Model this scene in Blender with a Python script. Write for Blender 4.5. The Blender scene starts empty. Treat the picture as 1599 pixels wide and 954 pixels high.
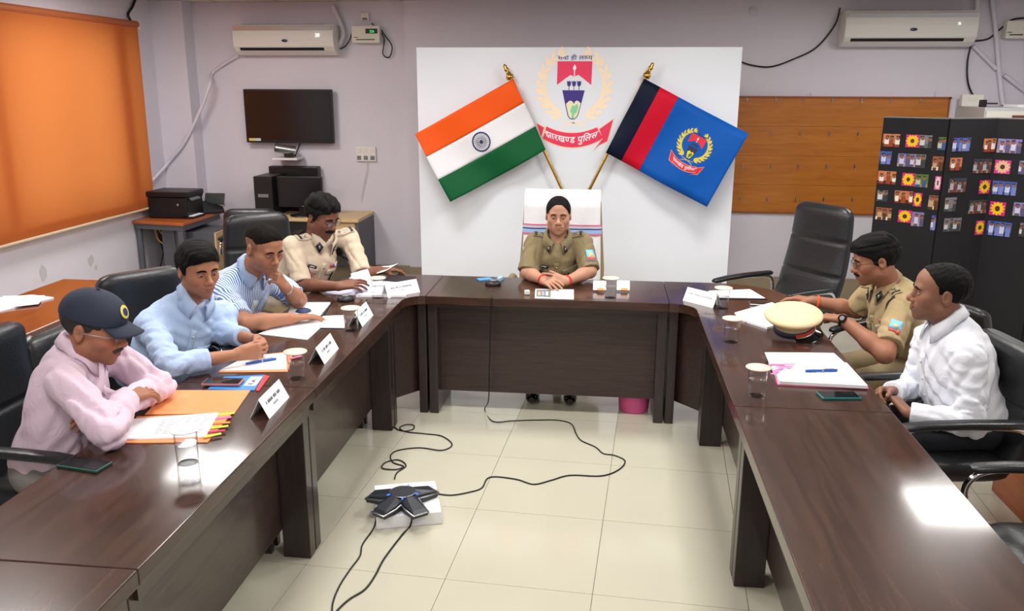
import bpy, bmesh, math, random
import numpy as np
from math import sin, cos, pi, radians, sqrt, atan2
from mathutils import Vector, Matrix, Euler
from mathutils.bvhtree import BVHTree
random.seed(4); RNG = np.random.default_rng(4)
SC = bpy.context.scene
COL = SC.collection

# ------------------------------------------------------------------ camera (photo frame 1599 x 954)
F_PX, PITCH, YAW, ROLL, CAM_H = 1322., radians(14.5), radians(6.4), radians(.2), 1.95
_cp, _sp = cos(PITCH), sin(PITCH)
FW = np.array([-sin(YAW)*_cp, cos(YAW)*_cp, -_sp]); _rt = np.array([cos(YAW), sin(YAW), 0.]); _up = np.cross(_rt, FW)
RT = cos(ROLL)*_rt+sin(ROLL)*_up; UP = -sin(ROLL)*_rt+cos(ROLL)*_up
CAM = np.array([0, 0, CAM_H])
def at(x, y, ax, v):
    """world point seen at photo pixel (x, y) on the plane axis ax = v"""
    d = FW+RT*(x-799.5)/F_PX-UP*(y-477)/F_PX
    return Vector(CAM+d*((v-CAM[ax])/d[ax]))
cam = bpy.data.cameras.new('camera'); camo = bpy.data.objects.new('camera', cam); COL.objects.link(camo)
cam.sensor_fit = 'HORIZONTAL'; cam.sensor_width = 36; cam.lens = 36*F_PX/1599; cam.clip_start = .02
camo.matrix_world = Matrix(((RT[0], UP[0], -FW[0], 0), (RT[1], UP[1], -FW[1], 0), (RT[2], UP[2], -FW[2], CAM_H), (0, 0, 0, 1)))
SC.camera = camo

# ------------------------------------------------------------------ sky outside, exposure, ceiling lamps' light
SC.view_settings.view_transform = 'Standard'; SC.view_settings.look = 'None'
SC.view_settings.exposure = 0.0; SC.view_settings.gamma = 1.0; SC.view_settings.use_curve_mapping = False
W = bpy.data.worlds.new('sky'); SC.world = W; W.use_nodes = True
bg = W.node_tree.nodes['Background']; bg.inputs[0].default_value = (.86, .93, 1, 1); bg.inputs[1].default_value = 2.3
LIGHT_W = 29.0
LAMPS = [(x, y) for y in (-1., 1.3, 3.8, 6.3) for x in (-3.3, -1.3, .7, 2.7) if not (y < 2 and abs(x) > 2)]
LAMPS = [(x, 5.3 if y == 6.3 and abs(x) < 2 else y) for x, y in LAMPS]
for i, (x, y) in enumerate(LAMPS):
    L = bpy.data.lights.new('ceiling_lamp_light', 'AREA'); L.shape = 'SQUARE'; L.size = .56; L.energy = LIGHT_W; L.color = (1, .975, .95)
    lo = bpy.data.objects.new('ceiling_lamp_light', L); COL.objects.link(lo); lo.location = (x, y, 2.685)

# ------------------------------------------------------------------ helpers
def tag(o, label=None, cat=None, group=None, kind=None):
    if label: o['label'] = label
    if cat: o['category'] = cat
    if group: o['group'] = group
    if kind: o['kind'] = kind
    return o
def empty(name, loc=(0, 0, 0), label=None, cat=None, group=None, rz=0):
    o = bpy.data.objects.new(name, None); COL.objects.link(o); o.location = loc; o.rotation_euler = (0, 0, rz)
    o.empty_display_size = .05
    return tag(o, label, cat, group)
def link(name, me, mats, parent=None, world=True, smooth=False):
    """link mesh as object; world coords are made local to the (unrotated) parent"""
    o = bpy.data.objects.new(name, me); COL.objects.link(o)
    for m in (mats if isinstance(mats, (list, tuple)) else [mats]): me.materials.append(m)
    if parent is not None:
        o.parent = parent
        if world:
            off = Vector((0, 0, 0)); p = parent
            while p is not None: off += p.location; p = p.parent
            me.transform(Matrix.Translation(-off))
    if smooth: me.polygons.foreach_set('use_smooth', [True]*len(me.polygons))
    return o
def srgb(r, g, b):
    f = lambda c: (c/255/12.92 if c/255 <= .04045 else ((c/255+.055)/1.055)**2.4)
    return (f(r), f(g), f(b), 1)
class MB:
    """collects shapes, builds ONE mesh object"""
    def __init__(s): s.v = []; s.f = []; s.m = []; s.sm = []
    def add(s, vs, fs, mi=0, sm=False):
        b = len(s.v); s.v += [tuple(v) for v in vs]; s.f += [tuple(b+i for i in f) for f in fs]
        s.m += [mi]*len(fs); s.sm += [sm]*len(fs); return s
    def box(s, c, d, rz=0, mi=0, M=None, bev=0):
        hx, hy, hz = d[0]/2, d[1]/2, d[2]/2
        if bev > 0:
            bm = bmesh.new(); bmesh.ops.create_cube(bm, size=1)
            bmesh.ops.scale(bm, vec=d, verts=bm.verts)
            bmesh.ops.bevel(bm, geom=bm.edges[:], offset=bev, segments=2, affect='EDGES', profile=.5)
            vs = [v.co.copy() for v in bm.verts]; bm.verts.index_update(); fs = [[v.index for v in f.verts] for f in bm.faces]; bm.free()
        else:
            vs = [Vector((x, y, z)) for x in (-hx, hx) for y in (-hy, hy) for z in (-hz, hz)]
            fs = [(0, 1, 3, 2), (4, 6, 7, 5), (0, 4, 5, 1), (2, 3, 7, 6), (0, 2, 6, 4), (1, 5, 7, 3)]
        R = (Matrix.Rotation(rz, 4, 'Z') if M is None else M)
        return s.add([Vector(c)+(R @ v) for v in vs], fs, mi)
    def cyl(s, p0, p1, r0, r1=None, n=16, mi=0, cap=True, sm=True):
        r1 = r0 if r1 is None else r1; p0 = Vector(p0); p1 = Vector(p1); d = (p1-p0).normalized()
        a = d.orthogonal().normalized(); b = d.cross(a)
        vs = [p+(a*cos(2*pi*i/n)+b*sin(2*pi*i/n))*r for p, r in ((p0, r0), (p1, r1)) for i in range(n)]
        s.add(vs, [(i, (i+1) % n, n+(i+1) % n, n+i) for i in range(n)], mi, sm)
        if cap: s.add(vs, [tuple(range(n))[::-1], tuple(range(n, 2*n))], mi)
        return s
    def tube(s, pts, r, n=8, mi=0, closed=False):
        P = [Vector(p) for p in pts]; N = len(P); vs = []; fs = []; a = None
        for i in range(N):
            t = (P[(i+1) % N]-P[i-1]) if (closed or 0 < i < N-1) else (P[min(i+1, N-1)]-P[max(i-1, 0)])
            t.normalize()
            if a is None: a = t.orthogonal().normalized()
            a = (a-t*a.dot(t)); a = a.normalized() if a.length > 1e-6 else t.orthogonal().normalized()
            b = t.cross(a); rr = r[i] if isinstance(r, (list, tuple)) else r
            vs += [P[i]+(a*cos(2*pi*k/n)+b*sin(2*pi*k/n))*rr for k in range(n)]
        for i in range(N if closed else N-1):
            j = (i+1) % N
            fs += [(i*n+k, i*n+(k+1) % n, j*n+(k+1) % n, j*n+k) for k in range(n)]
        s.add(vs, fs, mi, True)
        if not closed: s.add(vs, [tuple(range(n))[::-1], tuple(range((N-1)*n, N*n))], mi)
        return s
    def lathe(s, prof, c=(0, 0, 0), n=24, mi=0, M=None):
        vs = []; R = M or Matrix.Identity(4)
        for r, z in prof: vs += [Vector(c)+(R @ Vector((r*cos(2*pi*i/n), r*sin(2*pi*i/n), z))) for i in range(n)]
        fs = [(j*n+i, j*n+(i+1) % n, (j+1)*n+(i+1) % n, (j+1)*n+i) for j in range(len(prof)-1) for i in range(n)]
        s.add(vs, fs, mi, True)
        return s.add(vs, [tuple(range(n))[::-1], tuple(range((len(prof)-1)*n, len(prof)*n))], mi)
    def prism(s, poly, z0, z1, mi=0, M=None):
        n = len(poly); R = M or Matrix.Identity(4)
        vs = [R @ Vector((x, y, z)) for z in (z0, z1) for x, y in poly]
        ar = sum(poly[i][0]*poly[(i+1) % n][1]-poly[(i+1) % n][0]*poly[i][1] for i in range(n))
        lo, hi = tuple(range(n)), tuple(range(n, 2*n)); sd = [(i, (i+1) % n, n+(i+1) % n, n+i) for i in range(n)]
        if ar < 0: return s.add(vs, [lo, hi[::-1]]+[f[::-1] for f in sd], mi)
        return s.add(vs, [lo[::-1], hi]+sd, mi)
    def loft(s, secs, n=28, mi=0):
        """superellipse sections (centre, ax, ay, a, b, exponent)"""
        vs = []
        for c, ax, ay, a, b, e in secs:
            c = Vector(c); ax = Vector(ax); ay = Vector(ay)
            for k in range(n):
                t = 2*pi*k/n; ct, st = cos(t), sin(t)
                vs.append(c+ax*(a*math.copysign(abs(ct)**(2/e), ct))+ay*(b*math.copysign(abs(st)**(2/e), st)))
        N = len(secs)
        s.add(vs, [(j*n+i, j*n+(i+1) % n, (j+1)*n+(i+1) % n, (j+1)*n+i) for j in range(N-1) for i in range(n)], mi, True)
        return s.add(vs, [tuple(range(n))[::-1], tuple(range((N-1)*n, N*n))], mi, True)
    def sphere(s, c, r, mi=0, n=16, m=10, M=None):
        r = r if isinstance(r, (list, tuple)) else (r, r, r); R = M or Matrix.Identity(4); vs = []; fs = []
        for j in range(m+1):
            th = pi*j/m
            for i in range(n): vs.append(Vector(c)+(R @ Vector((r[0]*sin(th)*cos(2*pi*i/n), r[1]*sin(th)*sin(2*pi*i/n), r[2]*cos(th)))))
        for j in range(m): fs += [(j*n+i, (j+1)*n+i, (j+1)*n+(i+1) % n, j*n+(i+1) % n) for i in range(n)]
        return s.add(vs, fs, mi, True)
    def mesh(s, name):
        me = bpy.data.meshes.new(name); me.from_pydata(s.v, [], s.f)
        me.polygons.foreach_set('material_index', s.m); me.polygons.foreach_set('use_smooth', s.sm); me.update(); return me
    def build(s, name, mats, parent=None, world=True, bevel=0, seg=2):
        o = link(name, s.mesh(name), mats, parent, world)
        if bevel:
            md = o.modifiers.new('bevel', 'BEVEL'); md.width = bevel; md.segments = seg; md.limit_method = 'ANGLE'; md.angle_limit = radians(40)
        return o
def spline(pts, k=8):
    P = [Vector(p) for p in pts]; out = []
    for i in range(len(P)-1):
        p0, p1, p2, p3 = P[max(i-1, 0)], P[i], P[i+1], P[min(i+2, len(P)-1)]
        for j in range(k):
            t = j/k; out.append(.5*((2*p1)+(p2-p0)*t+(2*p0-5*p1+4*p2-p3)*t*t+(3*p1-p0-3*p2+p3)*t**3))
    return out+[P[-1]]
def copy_tree(o, parent=None):
    c = o.copy(); COL.objects.link(c)
    if parent is not None: c.parent = parent
    for ch in list(o.children): copy_tree(ch, c)
    return c

# ------------------------------------------------------------------ materials
MATS = {}
def mat(name, col, rough=.5, metal=0., spec=.5, coat=0., var=0., vscale=8, bump=0., bscale=60, trans=0., ior=1.45, alpha=1., emit=None, estr=0., sheen=0., sss=0.):
    if name in MATS: return MATS[name]
    m = bpy.data.materials.new(name); m.use_nodes = True; MATS[name] = m
    nt = m.node_tree; b = nt.nodes['Principled BSDF']; I = b.inputs
    c = srgb(*col) if max(col) > 1.0001 else (*col, 1)
    I['Base Color'].default_value = c; I['Roughness'].default_value = rough; I['Metallic'].default_value = metal
    I['Specular IOR Level'].default_value = spec; I['Coat Weight'].default_value = coat; I['Coat Roughness'].default_value = .085
    I['Transmission Weight'].default_value = trans; I['IOR'].default_value = ior; I['Alpha'].default_value = alpha
    if sheen: I['Sheen Weight'].default_value = sheen
    if sss: I['Subsurface Weight'].default_value = sss; I['Subsurface Radius'].default_value = (.012, .005, .003); I['Subsurface Scale'].default_value = 1
    if emit: I['Emission Color'].default_value = srgb(*emit); I['Emission Strength'].default_value = estr
    tc = nt.nodes.new('ShaderNodeTexCoord')
    if var:
        n = nt.nodes.new('ShaderNodeTexNoise'); n.inputs['Scale'].default_value = vscale; n.inputs['Detail'].default_value = 4
        nt.links.new(tc.outputs['Object'], n.inputs['Vector'])
        mx = nt.nodes.new('ShaderNodeMix'); mx.data_type = 'RGBA'
        mx.inputs['A'].default_value = (*[x*(1-var) for x in c[:3]], 1); mx.inputs['B'].default_value = (*[min(1, x*(1+var)) for x in c[:3]], 1)
        nt.links.new(n.outputs['Fac'], mx.inputs['Factor']); nt.links.new(mx.outputs['Result'], I['Base Color'])
    if bump:
        n = nt.nodes.new('ShaderNodeTexNoise'); n.inputs['Scale'].default_value = bscale; n.inputs['Detail'].default_value = 3
        nt.links.new(tc.outputs['Object'], n.inputs['Vector'])
        bp = nt.nodes.new('ShaderNodeBump'); bp.inputs['Strength'].default_value = bump; bp.inputs['Distance'].default_value = .01
        nt.links.new(n.outputs['Fac'], bp.inputs['Height']); nt.links.new(bp.outputs['Normal'], I['Normal'])
    return m
def wood(name, c0, c1, rough, coat, axis, scale=3., stretch=14., spec=.5):
    m = mat(name, c0, rough, coat=coat, spec=spec); nt = m.node_tree; I = nt.nodes['Principled BSDF'].inputs
    tc = nt.nodes.new('ShaderNodeTexCoord'); mp = nt.nodes.new('ShaderNodeMapping')
    sc = [stretch]*3; sc[axis] = 1.; mp.inputs['Scale'].default_value = sc
    nt.links.new(tc.outputs['Object'], mp.inputs['Vector'])
    n = nt.nodes.new('ShaderNodeTexNoise'); n.inputs['Scale'].default_value = scale; n.inputs['Detail'].default_value = 6; n.inputs['Roughness'].default_value = .62; n.inputs['Distortion'].default_value = .6
    nt.links.new(mp.outputs['Vector'], n.inputs['Vector'])
    r = nt.nodes.new('ShaderNodeValToRGB'); r.color_ramp.elements[0].position = .3; r.color_ramp.elements[1].position = .7
    r.color_ramp.elements[0].color = srgb(*c0); r.color_ramp.elements[1].color = srgb(*c1)
    nt.links.new(n.outputs['Fac'], r.inputs['Fac']); nt.links.new(r.outputs['Color'], I['Base Color'])
    return m
def attr_mat(name, rough=.55, sss=0., spec=.4, bump=0., bscale=200):
    m = mat(name, (200, 200, 200), rough, spec=spec, bump=bump, bscale=bscale, sss=sss); nt = m.node_tree
    a = nt.nodes.new('ShaderNodeAttribute'); a.attribute_name = 'Col'
    nt.links.new(a.outputs['Color'], nt.nodes['Principled BSDF'].inputs['Base Color']); return m
M_WALL = mat('wall_paint', (214, 209, 220), .6, var=.03, vscale=2.5, bump=.05, bscale=30)
M_CEIL = mat('ceiling_tile', (214, 208, 200), .8, var=.04, vscale=60, bump=.15, bscale=150)
M_CEILBAR = mat('ceiling_bar', (170, 165, 160), .5)
M_TILE = mat('floor_tile', (194, 190, 172), .1, spec=.5, var=.035, vscale=3, coat=.3)
M_GROUT = mat('floor_grout', (120, 112, 100), .8)
M_SKIRT = mat('skirting_stone', (150, 136, 112), .3, var=.1, vscale=20)
M_TOPX = wood('table_top_across', (44, 29, 24), (72, 48, 39), .26, .45, 0, spec=.22)
M_TOPY = wood('table_top_along', (44, 29, 24), (72, 48, 39), .26, .45, 1, spec=.22)
M_TEDGE = wood('table_edge', (62, 50, 46), (84, 70, 64), .25, .5, 0)
M_TPANX = wood('table_panel_across', (40, 27, 26), (62, 43, 40), .33, .15, 0, 4, 20)
M_TPANY = wood('table_panel_along', (44, 32, 29), (64, 48, 43), .3, .2, 1, 4, 20)
M_TLEG = wood('table_leg', (40, 32, 31), (56, 46, 44), .32, .2, 2)
M_BLACK = mat('black_plastic', (22, 22, 24), .4)
M_BLACKG = mat('black_gloss', (12, 12, 14), .08)
M_LEATH = mat('black_leather', (26, 28, 31), .36, spec=.6, bump=.12, bscale=90)
M_CHROME = mat('chrome', (215, 215, 220), .1, metal=1)
M_STEEL = mat('brushed_steel', (170, 170, 172), .3, metal=1)
M_GOLD = mat('brass', (190, 150, 70), .25, metal=1)
M_WHITEP = mat('white_plastic', (226, 224, 218), .35)
M_OFFW = mat('cream_plastic', (222, 218, 204), .4)
M_GREYP = mat('grey_plastic', (120, 120, 122), .45)
M_PAPER = mat('white_paper', (244, 244, 248), .75)
M_CABLEB = mat('black_cable', (16, 16, 17), .45)
M_CABLEW = mat('white_cable', (215, 210, 205), .5)
M_TEXT = mat('black_ink', (30, 30, 34), .7)

# ------------------------------------------------------------------ setting
XL, XR, YB, YN, ZC = -4.35, 4.3, 8.2, -2.9, 2.72
def struct(o): return tag(o, kind='structure')
# floor: base slab, tiles as parts, turned against the room as laid
floor = struct(MB().box(((XL+XR)/2, (YB+YN)/2, -.055), (XR-XL+.4, YB-YN+.4, .1)).build('floor', M_GROUT))
def clip(poly, x0, x1, y0, y1):
    for ax, lim, sg in ((0, x0, 1), (0, x1, -1), (1, y0, 1), (1, y1, -1)):
        out = []
        for i in range(len(poly)):
            a, b = poly[i-1], poly[i]; ia, ib = sg*(a[ax]-lim) >= 0, sg*(b[ax]-lim) >= 0
            if ia != ib:
                t = (lim-a[ax])/(b[ax]-a[ax]); out.append((a[0]+t*(b[0]-a[0]), a[1]+t*(b[1]-a[1])))
            if ib: out.append(b)
        poly = out
        if len(poly) < 3: return []
    return poly
TS = .602; TR = radians(-3.48); g = at(743.9, 794.9, 2, 0)
tc_, ts_ = cos(TR), sin(TR)
for i in range(-13, 14):
    for j in range(-14, 14):
        q = []
        for a, b in ((0, 0), (1, 0), (1, 1), (0, 1)):
            u = (i+a)*TS+(.0012 if a == 0 else -.0012); v = (j+b)*TS+(.0012 if b == 0 else -.0012)
            q.append((g.x+u*tc_-v*ts_, g.y+u*ts_+v*tc_))
        q = clip(q, XL+.001, XR-.001, YN+.001, YB-.001)
        if len(q) >= 3: MB().prism(q, -.005, 0.).build('tile', M_TILE, floor)
ceil = struct(MB().box(((XL+XR)/2, (YB+YN)/2, ZC+.1), (XR-XL+.4, YB-YN+.4, .1)).build('ceiling', M_CEILBAR))
ct = None
for i in range(15):
    for j in range(19):
        x0 = XL+.01+i*.6; y1 = YB-.01-j*.6; x1 = min(x0+.576, XR-.005); y0 = max(y1-.576, YN+.005)
        if i < 14 and j < 18:
            if ct is None:
                ct = MB().box((0, 0, 0), (.576, .576, .02)).build('ceiling_tile', M_CEIL, ceil, world=False); o = ct
            else:
                o = ct.copy(); COL.objects.link(o)
            o.location = ((x0+x1)/2-0, (y0+y1)/2-0, ZC+.012)
        else:
            MB().box(((x0+x1)/2, (y0+y1)/2, ZC+.012), (x1-x0, y1-y0, .02)).build('ceiling_tile', M_CEIL, ceil)
bars = MB()
for i in range(16): bars.box((XL-.002+i*.6 if i else XL+.005, (YB+YN)/2, ZC+.006), (.022, YB-YN, .012))
for j in range(19): bars.box(((XL+XR)/2, YB+.002-j*.6 if j else YB-.005, ZC+.006), (XR-XL, .022, .012))
bars.box(((XL+XR)/2, (YB+YN)/2, ZC+.04), (XR-XL, YB-YN, .03))
bars.build('ceiling_grid', M_CEILBAR, ceil)
M_LED = mat('lamp_diffuser', (255, 252, 245), .5, emit=(255, 250, 240), estr=3.0)
for x, y in LAMPS:
    e = empty('ceiling_lamp', (x, y, ZC), 'square white ceiling panel lamp above the meeting room', 'lamp', 'ceiling panel lamps')
    MB().box((x, y, ZC-.006), (.6, .6, .012)).build('frame', M_WHITEP, e)
    MB().box((x, y, ZC-.014), (.56, .56, .004)).build('diffuser', M_LED, e)
# left wall with a window opening behind the blind
T = .2
WY0, WY1, WZ0, WZ1 = 5.28, 7.62, .93, 2.42
wl = MB()
wl.box((XL-T/2, (YN+WY0)/2, ZC/2), (T, WY0-YN, ZC)); wl.box((XL-T/2, (WY1+YB+T)/2, ZC/2), (T, YB+T-WY1, ZC))
wl.box((XL-T/2, (WY0+WY1)/2, WZ0/2), (T, WY1-WY0, WZ0)); wl.box((XL-T/2, (WY0+WY1)/2, (WZ1+ZC)/2), (T, WY1-WY0, ZC-WZ1))
wl.box((XL-T/2, 7.29, (WZ0+WZ1)/2), (T, .2, WZ1-WZ0)); wl.box((XL-T/2, 5.66, (WZ0+WZ1)/2), (T, .16, WZ1-WZ0))
wall_left = struct(wl.build('wall_left', M_WALL))
M_PLAST = mat('bare_plaster', (186, 186, 186), .9, var=.1, vscale=60)
for (px_, py_), rr in (((68, 426), .05), ((142, 406), .04), ((150, 418), .02)):
    q = at(px_, py_, 0, XL+.002); MB().add([(XL+.002, q.y+rr*(.7+.5*random.random())*cos(t), q.z+rr*1.3*(.6+.6*random.random())*sin(t)) for t in np.linspace(0, 2*pi, 11, endpoint=False)], [tuple(range(11))]).build('bare_plaster_patch', M_PLAST, wall_left)
wb = MB(); wb.box(((XL+XR)/2, YB+T/2, ZC/2), (XR-XL, T, ZC))
wb.box((-1.94+3.12, YB-.03, ZC/2), (6.24, .06, ZC))             # the bay behind the backdrop stands proud
wall_back = struct(wb.build('wall_back', M_WALL))
struct(MB().box((XL+.16, YB-.1, ZC/2), (.32, .2, ZC)).build('trim_1', M_WALL))   # corner pilaster
struct(MB().box((XR+T/2, (YB+YN)/2, ZC/2), (T, YB-YN+2*T, ZC)).build('wall_right', M_WALL))
struct(MB().box(((XL+XR)/2, YN-T/2, ZC/2), (XR-XL+2*T, T, ZC)).build('wall_near', M_WALL))
struct(MB().box(((XL+.34-1.95)/2, YB-.012, .1), (-1.95-XL-.34, .024, .2)).build('baseboard_back', M_SKIRT))
struct(MB().box((1.18, YB-.072, .1), (6.23, .024, .2)).build('baseboard_back_bay', M_SKIRT))
struct(MB().box((XL+.012, (YN+YB-.2)/2, .075), (.024, YB-.2-YN, .15)).build('baseboard_left', M_SKIRT))
win = struct(empty('window_1', (XL-.1, (WY0+WY1)/2, WZ0)))
wf = MB()
for y in (WY0+.03, WY1-.03): wf.box((XL-.12, y, (WZ0+WZ1)/2), (.06, .06, WZ1-WZ0))
for z in (WZ0+.03, WZ1-.03): wf.box((XL-.12, (WY0+WY1)/2, z), (.06, WY1-WY0, .06))
M_WFR = mat('window_frame', (96, 78, 66), .5)
wf.build('window_frame', M_WFR, win)
MB().box((XL-.12, 6.5, (WZ0+WZ1)/2), (.05, .04, WZ1-WZ0)).build('mullion', M_WFR, win)
def thin_glass(name, tint, ior):
    m = mat(name, (255, 255, 255), .02); nt = m.node_tree; out = nt.nodes['Material Output']
    tr = nt.nodes.new('ShaderNodeBsdfTransparent'); tr.inputs[0].default_value = (*tint, 1); gl = nt.nodes.new('ShaderNodeBsdfGlossy'); gl.inputs['Roughness'].default_value = .03
    fr = nt.nodes.new('ShaderNodeLayerWeight'); fr.inputs[0].default_value = ior; mx = nt.nodes.new('ShaderNodeMixShader'); pw = nt.nodes.new('ShaderNodeMath'); pw.operation = 'POWER'; pw.inputs[1].default_value = 2.2
    nt.links.new(fr.outputs['Facing'], pw.inputs[0]); nt.links.new(pw.outputs[0], mx.inputs[0]); nt.links.new(tr.outputs[0], mx.inputs[1]); nt.links.new(gl.outputs[0], mx.inputs[2]); nt.links.new(mx.outputs[0], out.inputs[0]); return m
M_GLASS = thin_glass('clear_glass', (.97, .98, .98), .5)
M_PANE = mat('window_pane', (230, 240, 245), .25, trans=1., ior=1.02)
for a, b in ((WY0+.06, 5.58), (5.74, 6.48), (6.52, 7.19), (7.39, WY1-.06)):
    MB().box((XL-.12, (a+b)/2, (WZ0+WZ1)/2), (.006, b-a, WZ1-WZ0-.12)).build('pane', M_PANE, win)
MB().box((XL+.03, (WY0+WY1)/2, WZ0-.015), (.08, WY1-WY0+.1, .03)).build('window_sill', M_WALL, win)
# roller blind
def cloth_translucent(name, col, tcol, fac, rough=.9):
    m = mat(name, col, rough, spec=.2, var=.03, vscale=400); nt = m.node_tree
    tr = nt.nodes.new('ShaderNodeBsdfTranslucent'); tr.inputs[0].default_value = srgb(*tcol)
    mx = nt.nodes.new('ShaderNodeMixShader'); mx.inputs[0].default_value = fac
    out = nt.nodes['Material Output']; nt.links.new(nt.nodes['Principled BSDF'].outputs[0], mx.inputs[1]); nt.links.new(tr.outputs[0], mx.inputs[2]); nt.links.new(mx.outputs[0], out.inputs[0])
    return m
M_BLIND = cloth_translucent('blind_fabric', (200, 112, 58), (235, 132, 66), .5)
bx_ = -4.26; bt = at(216, 38, 0, bx_); bb = at(236, 322, 0, bx_); BY1 = bt.y
bl = empty('roller_blind', (bx_, 6.2, 2.5), 'orange roller blind glowing over the window of the left wall', 'blind')
fb = MB(); vs = []; NU, NV = 40, 24
for i in range(NU+1):
    for j in range(NV+1):
        u, v = i/NU, j/NV; y = 4.7+u*(BY1-.02-4.7); z = bt.z-.03-v*(bt.z-bb.z-.02)
        vs.append((bx_+.006*sin(u*9)*v, y-.04*v*u*u*.6, z))
fb.add(vs, [(i*(NV+1)+j, (i+1)*(NV+1)+j, (i+1)*(NV+1)+j+1, i*(NV+1)+j+1) for i in range(NU) for j in range(NV)], 0, True)
fb.build('blind_fabric', M_BLIND, bl)
MB().cyl((bx_-.03, 4.66, bt.z), (bx_-.03, BY1+.02, bt.z), .03).build('roller', mat('blind_roller', (170, 92, 50), .6), bl)
MB().cyl((bx_, 4.7, bb.z-.012), (bx_, BY1-.045, bb.z-.012), .012, n=10).build('bottom_bar', mat('blind_bar', (205, 186, 158), .5), bl)
MB().box((bx_-.05, BY1+.03, bt.z), (.09, .012, .08)).build('bracket', M_WHITEP, bl)
# ------------------------------------------------------------------ the U of tables
ZT, TH = .75, .05
LI, LO, RI, RO = -1.165, -1.75, .515, 1.11
CF, CB = 4.77, 5.34
JL, JR = -1.05, .373
WY = [.25, 1.81, 3.17, 4.56]
def top(e, poly, m): return MB().prism(poly, ZT-TH, ZT).build('tabletop', m, e, bevel=.004, seg=3)
def wing(y0, y1, side, label):
    xi, xo = (LI, LO) if side < 0 else (RI, RO)
    s = -1 if side < 0 else 1                                # outward direction
    e = empty('conference_table', ((xi+xo)/2, (y0+y1)/2, 0), label, 'table', 'units of the U-shaped conference table')
    a, b = min(xi, xo), max(xi, xo)
    top(e, [(a, y0+.001), (b, y0+.001), (b, y1-.001), (a, y1-.001)], M_TOPY)
    MB().box((xi+s*.035, (y0+y1)/2, ZT-TH-.03), (.022, y1-y0-.05, .06)).build('apron', M_TPANY, e)
    MB().box((xi+s*.17, (y0+y1)/2, .41), (.02, y1-y0-.1, .56)).build('modesty_panel', M_TPANY, e)
    for y in (y0+.035, y1-.035):
        MB().box((xi+s*.1, y, (ZT-TH)/2), (.12, .06, ZT-TH-.002)).build('leg', M_TLEG, e, bevel=.003)
        MB().box((xi+s*.4, y, (ZT-TH)/2), (.36, .03, ZT-TH-.002)).build('end_panel', M_TLEG, e)
    return e
wing(WY[2], WY[3], -1, 'dark brown table unit on the left before the men in blue and striped shirts')
wing(WY[1], WY[2], -1, 'dark brown table unit on the left under the pink shirted man\'s orange folder')
wing(WY[0], WY[1], -1, 'dark brown table unit at the lower left corner, bare, in front of the seam')
wing(WY[2], WY[3], 1, 'dark brown table unit on the right under the peaked cap and pink folder')
wing(WY[1], WY[2], 1, 'bare dark brown table unit on the right beside the empty near chair')
ct_ = empty('conference_table', ((JL+JR)/2, CF, 0), 'dark brown centre table at the head, before the woman officer', 'table', 'units of the U-shaped conference table')
top(ct_, [(JL+.001, CF), (JR-.001, CF), (JR-.001, CB), (JL+.001, CB)], M_TOPX)
MB().box(((JL+JR)/2, CF+.035, ZT-TH-.01), (JR-JL-.02, .03, .022)).build('apron', M_TPANX, ct_)
MB().box(((JL+JR)/2, CF+.12, .41), (JR-JL-.12, .02, .57)).build('modesty_panel', M_TPANX, ct_)
for x in (JL+.032, JR-.032): MB().box((x, CF+.24, (ZT-TH)/2), (.055, .42, ZT-TH-.002)).build('leg', M_TLEG, ct_, bevel=.003)
def corner(side, label):
    s = side; J = JL if s < 0 else JR; xi, xo = (LI, LO) if s < 0 else (RI, RO)
    e = empty('corner_table', ((J+xo)/2, 4.95, 0), label, 'table', 'units of the U-shaped conference table')
    P = [(J+s*.001, CF)]
    for k in range(9):                                       # concave inner corner
        t = pi/2*k/8; r = abs(xi-J); P.append((J+s*r*sin(t), CF-.0-.13*(1-cos(t))))
    P += [(xi, WY[3]+.001), (xo, WY[3]+.001)]
    for k in range(11):
        t = pi/2*k/10; P.append((xo-s*.42*(1-cos(t)), CB-.42+.42*sin(t)))
    P += [(J+s*.001, CB)]
    top(e, P, M_TOPY)
    ang = []
    a, b = Vector((xi+s*.15, WY[3]+.04)), Vector((J+s*.03, CF+.13)); m = (a+b)/2; d = b-a
    MB().box((m.x, m.y, .41), (d.length, .02, .56), rz=atan2(d.y, d.x)).build('modesty_panel', M_TPANX, e)
    MB().box((J+s*.033, CF+.24, (ZT-TH)/2), (.05, .42, ZT-TH-.002)).build('leg', M_TLEG, e, bevel=.003)
    MB().box((xi+s*.1, WY[3]+.035, (ZT-TH)/2), (.12, .055, ZT-TH-.002)).build('leg', M_TLEG, e, bevel=.003)
    MB().box((xi+s*.4, WY[3]+.035, (ZT-TH)/2), (.36, .03, ZT-TH-.002)).build('end_panel', M_TLEG, e)
corner(-1, 'dark brown rounded corner table on the left before the moustached cream officer')
corner(1, 'dark brown rounded corner table on the right beside the empty high-backed chair')
# second row table by the left wall
bt2 = empty('side_table', (-3.15, 3.6, 0), 'dark brown second row table below the orange blind with papers on it', 'table')
MB().prism([(-3.44, 1.9), (-2.85, 1.9), (-2.85, 4.93), (-3.44, 4.93)], ZT-TH, ZT).build('tabletop', wood('side_table_top_blind_tint', (92, 48, 26), (122, 66, 36), .18, .7, 1), bt2, bevel=.006)  # dark brown top, the blind's orange reflection put into its colour
MB().box((-2.95, 3.415, .41), (.02, 2.9, .57)).build('modesty_panel', M_TPANY, bt2)
for y in (1.95, 3.4, 4.88): MB().box((-3.12, y, .349), (.5, .05, .698)).build('leg', M_TLEG, bt2)
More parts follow.
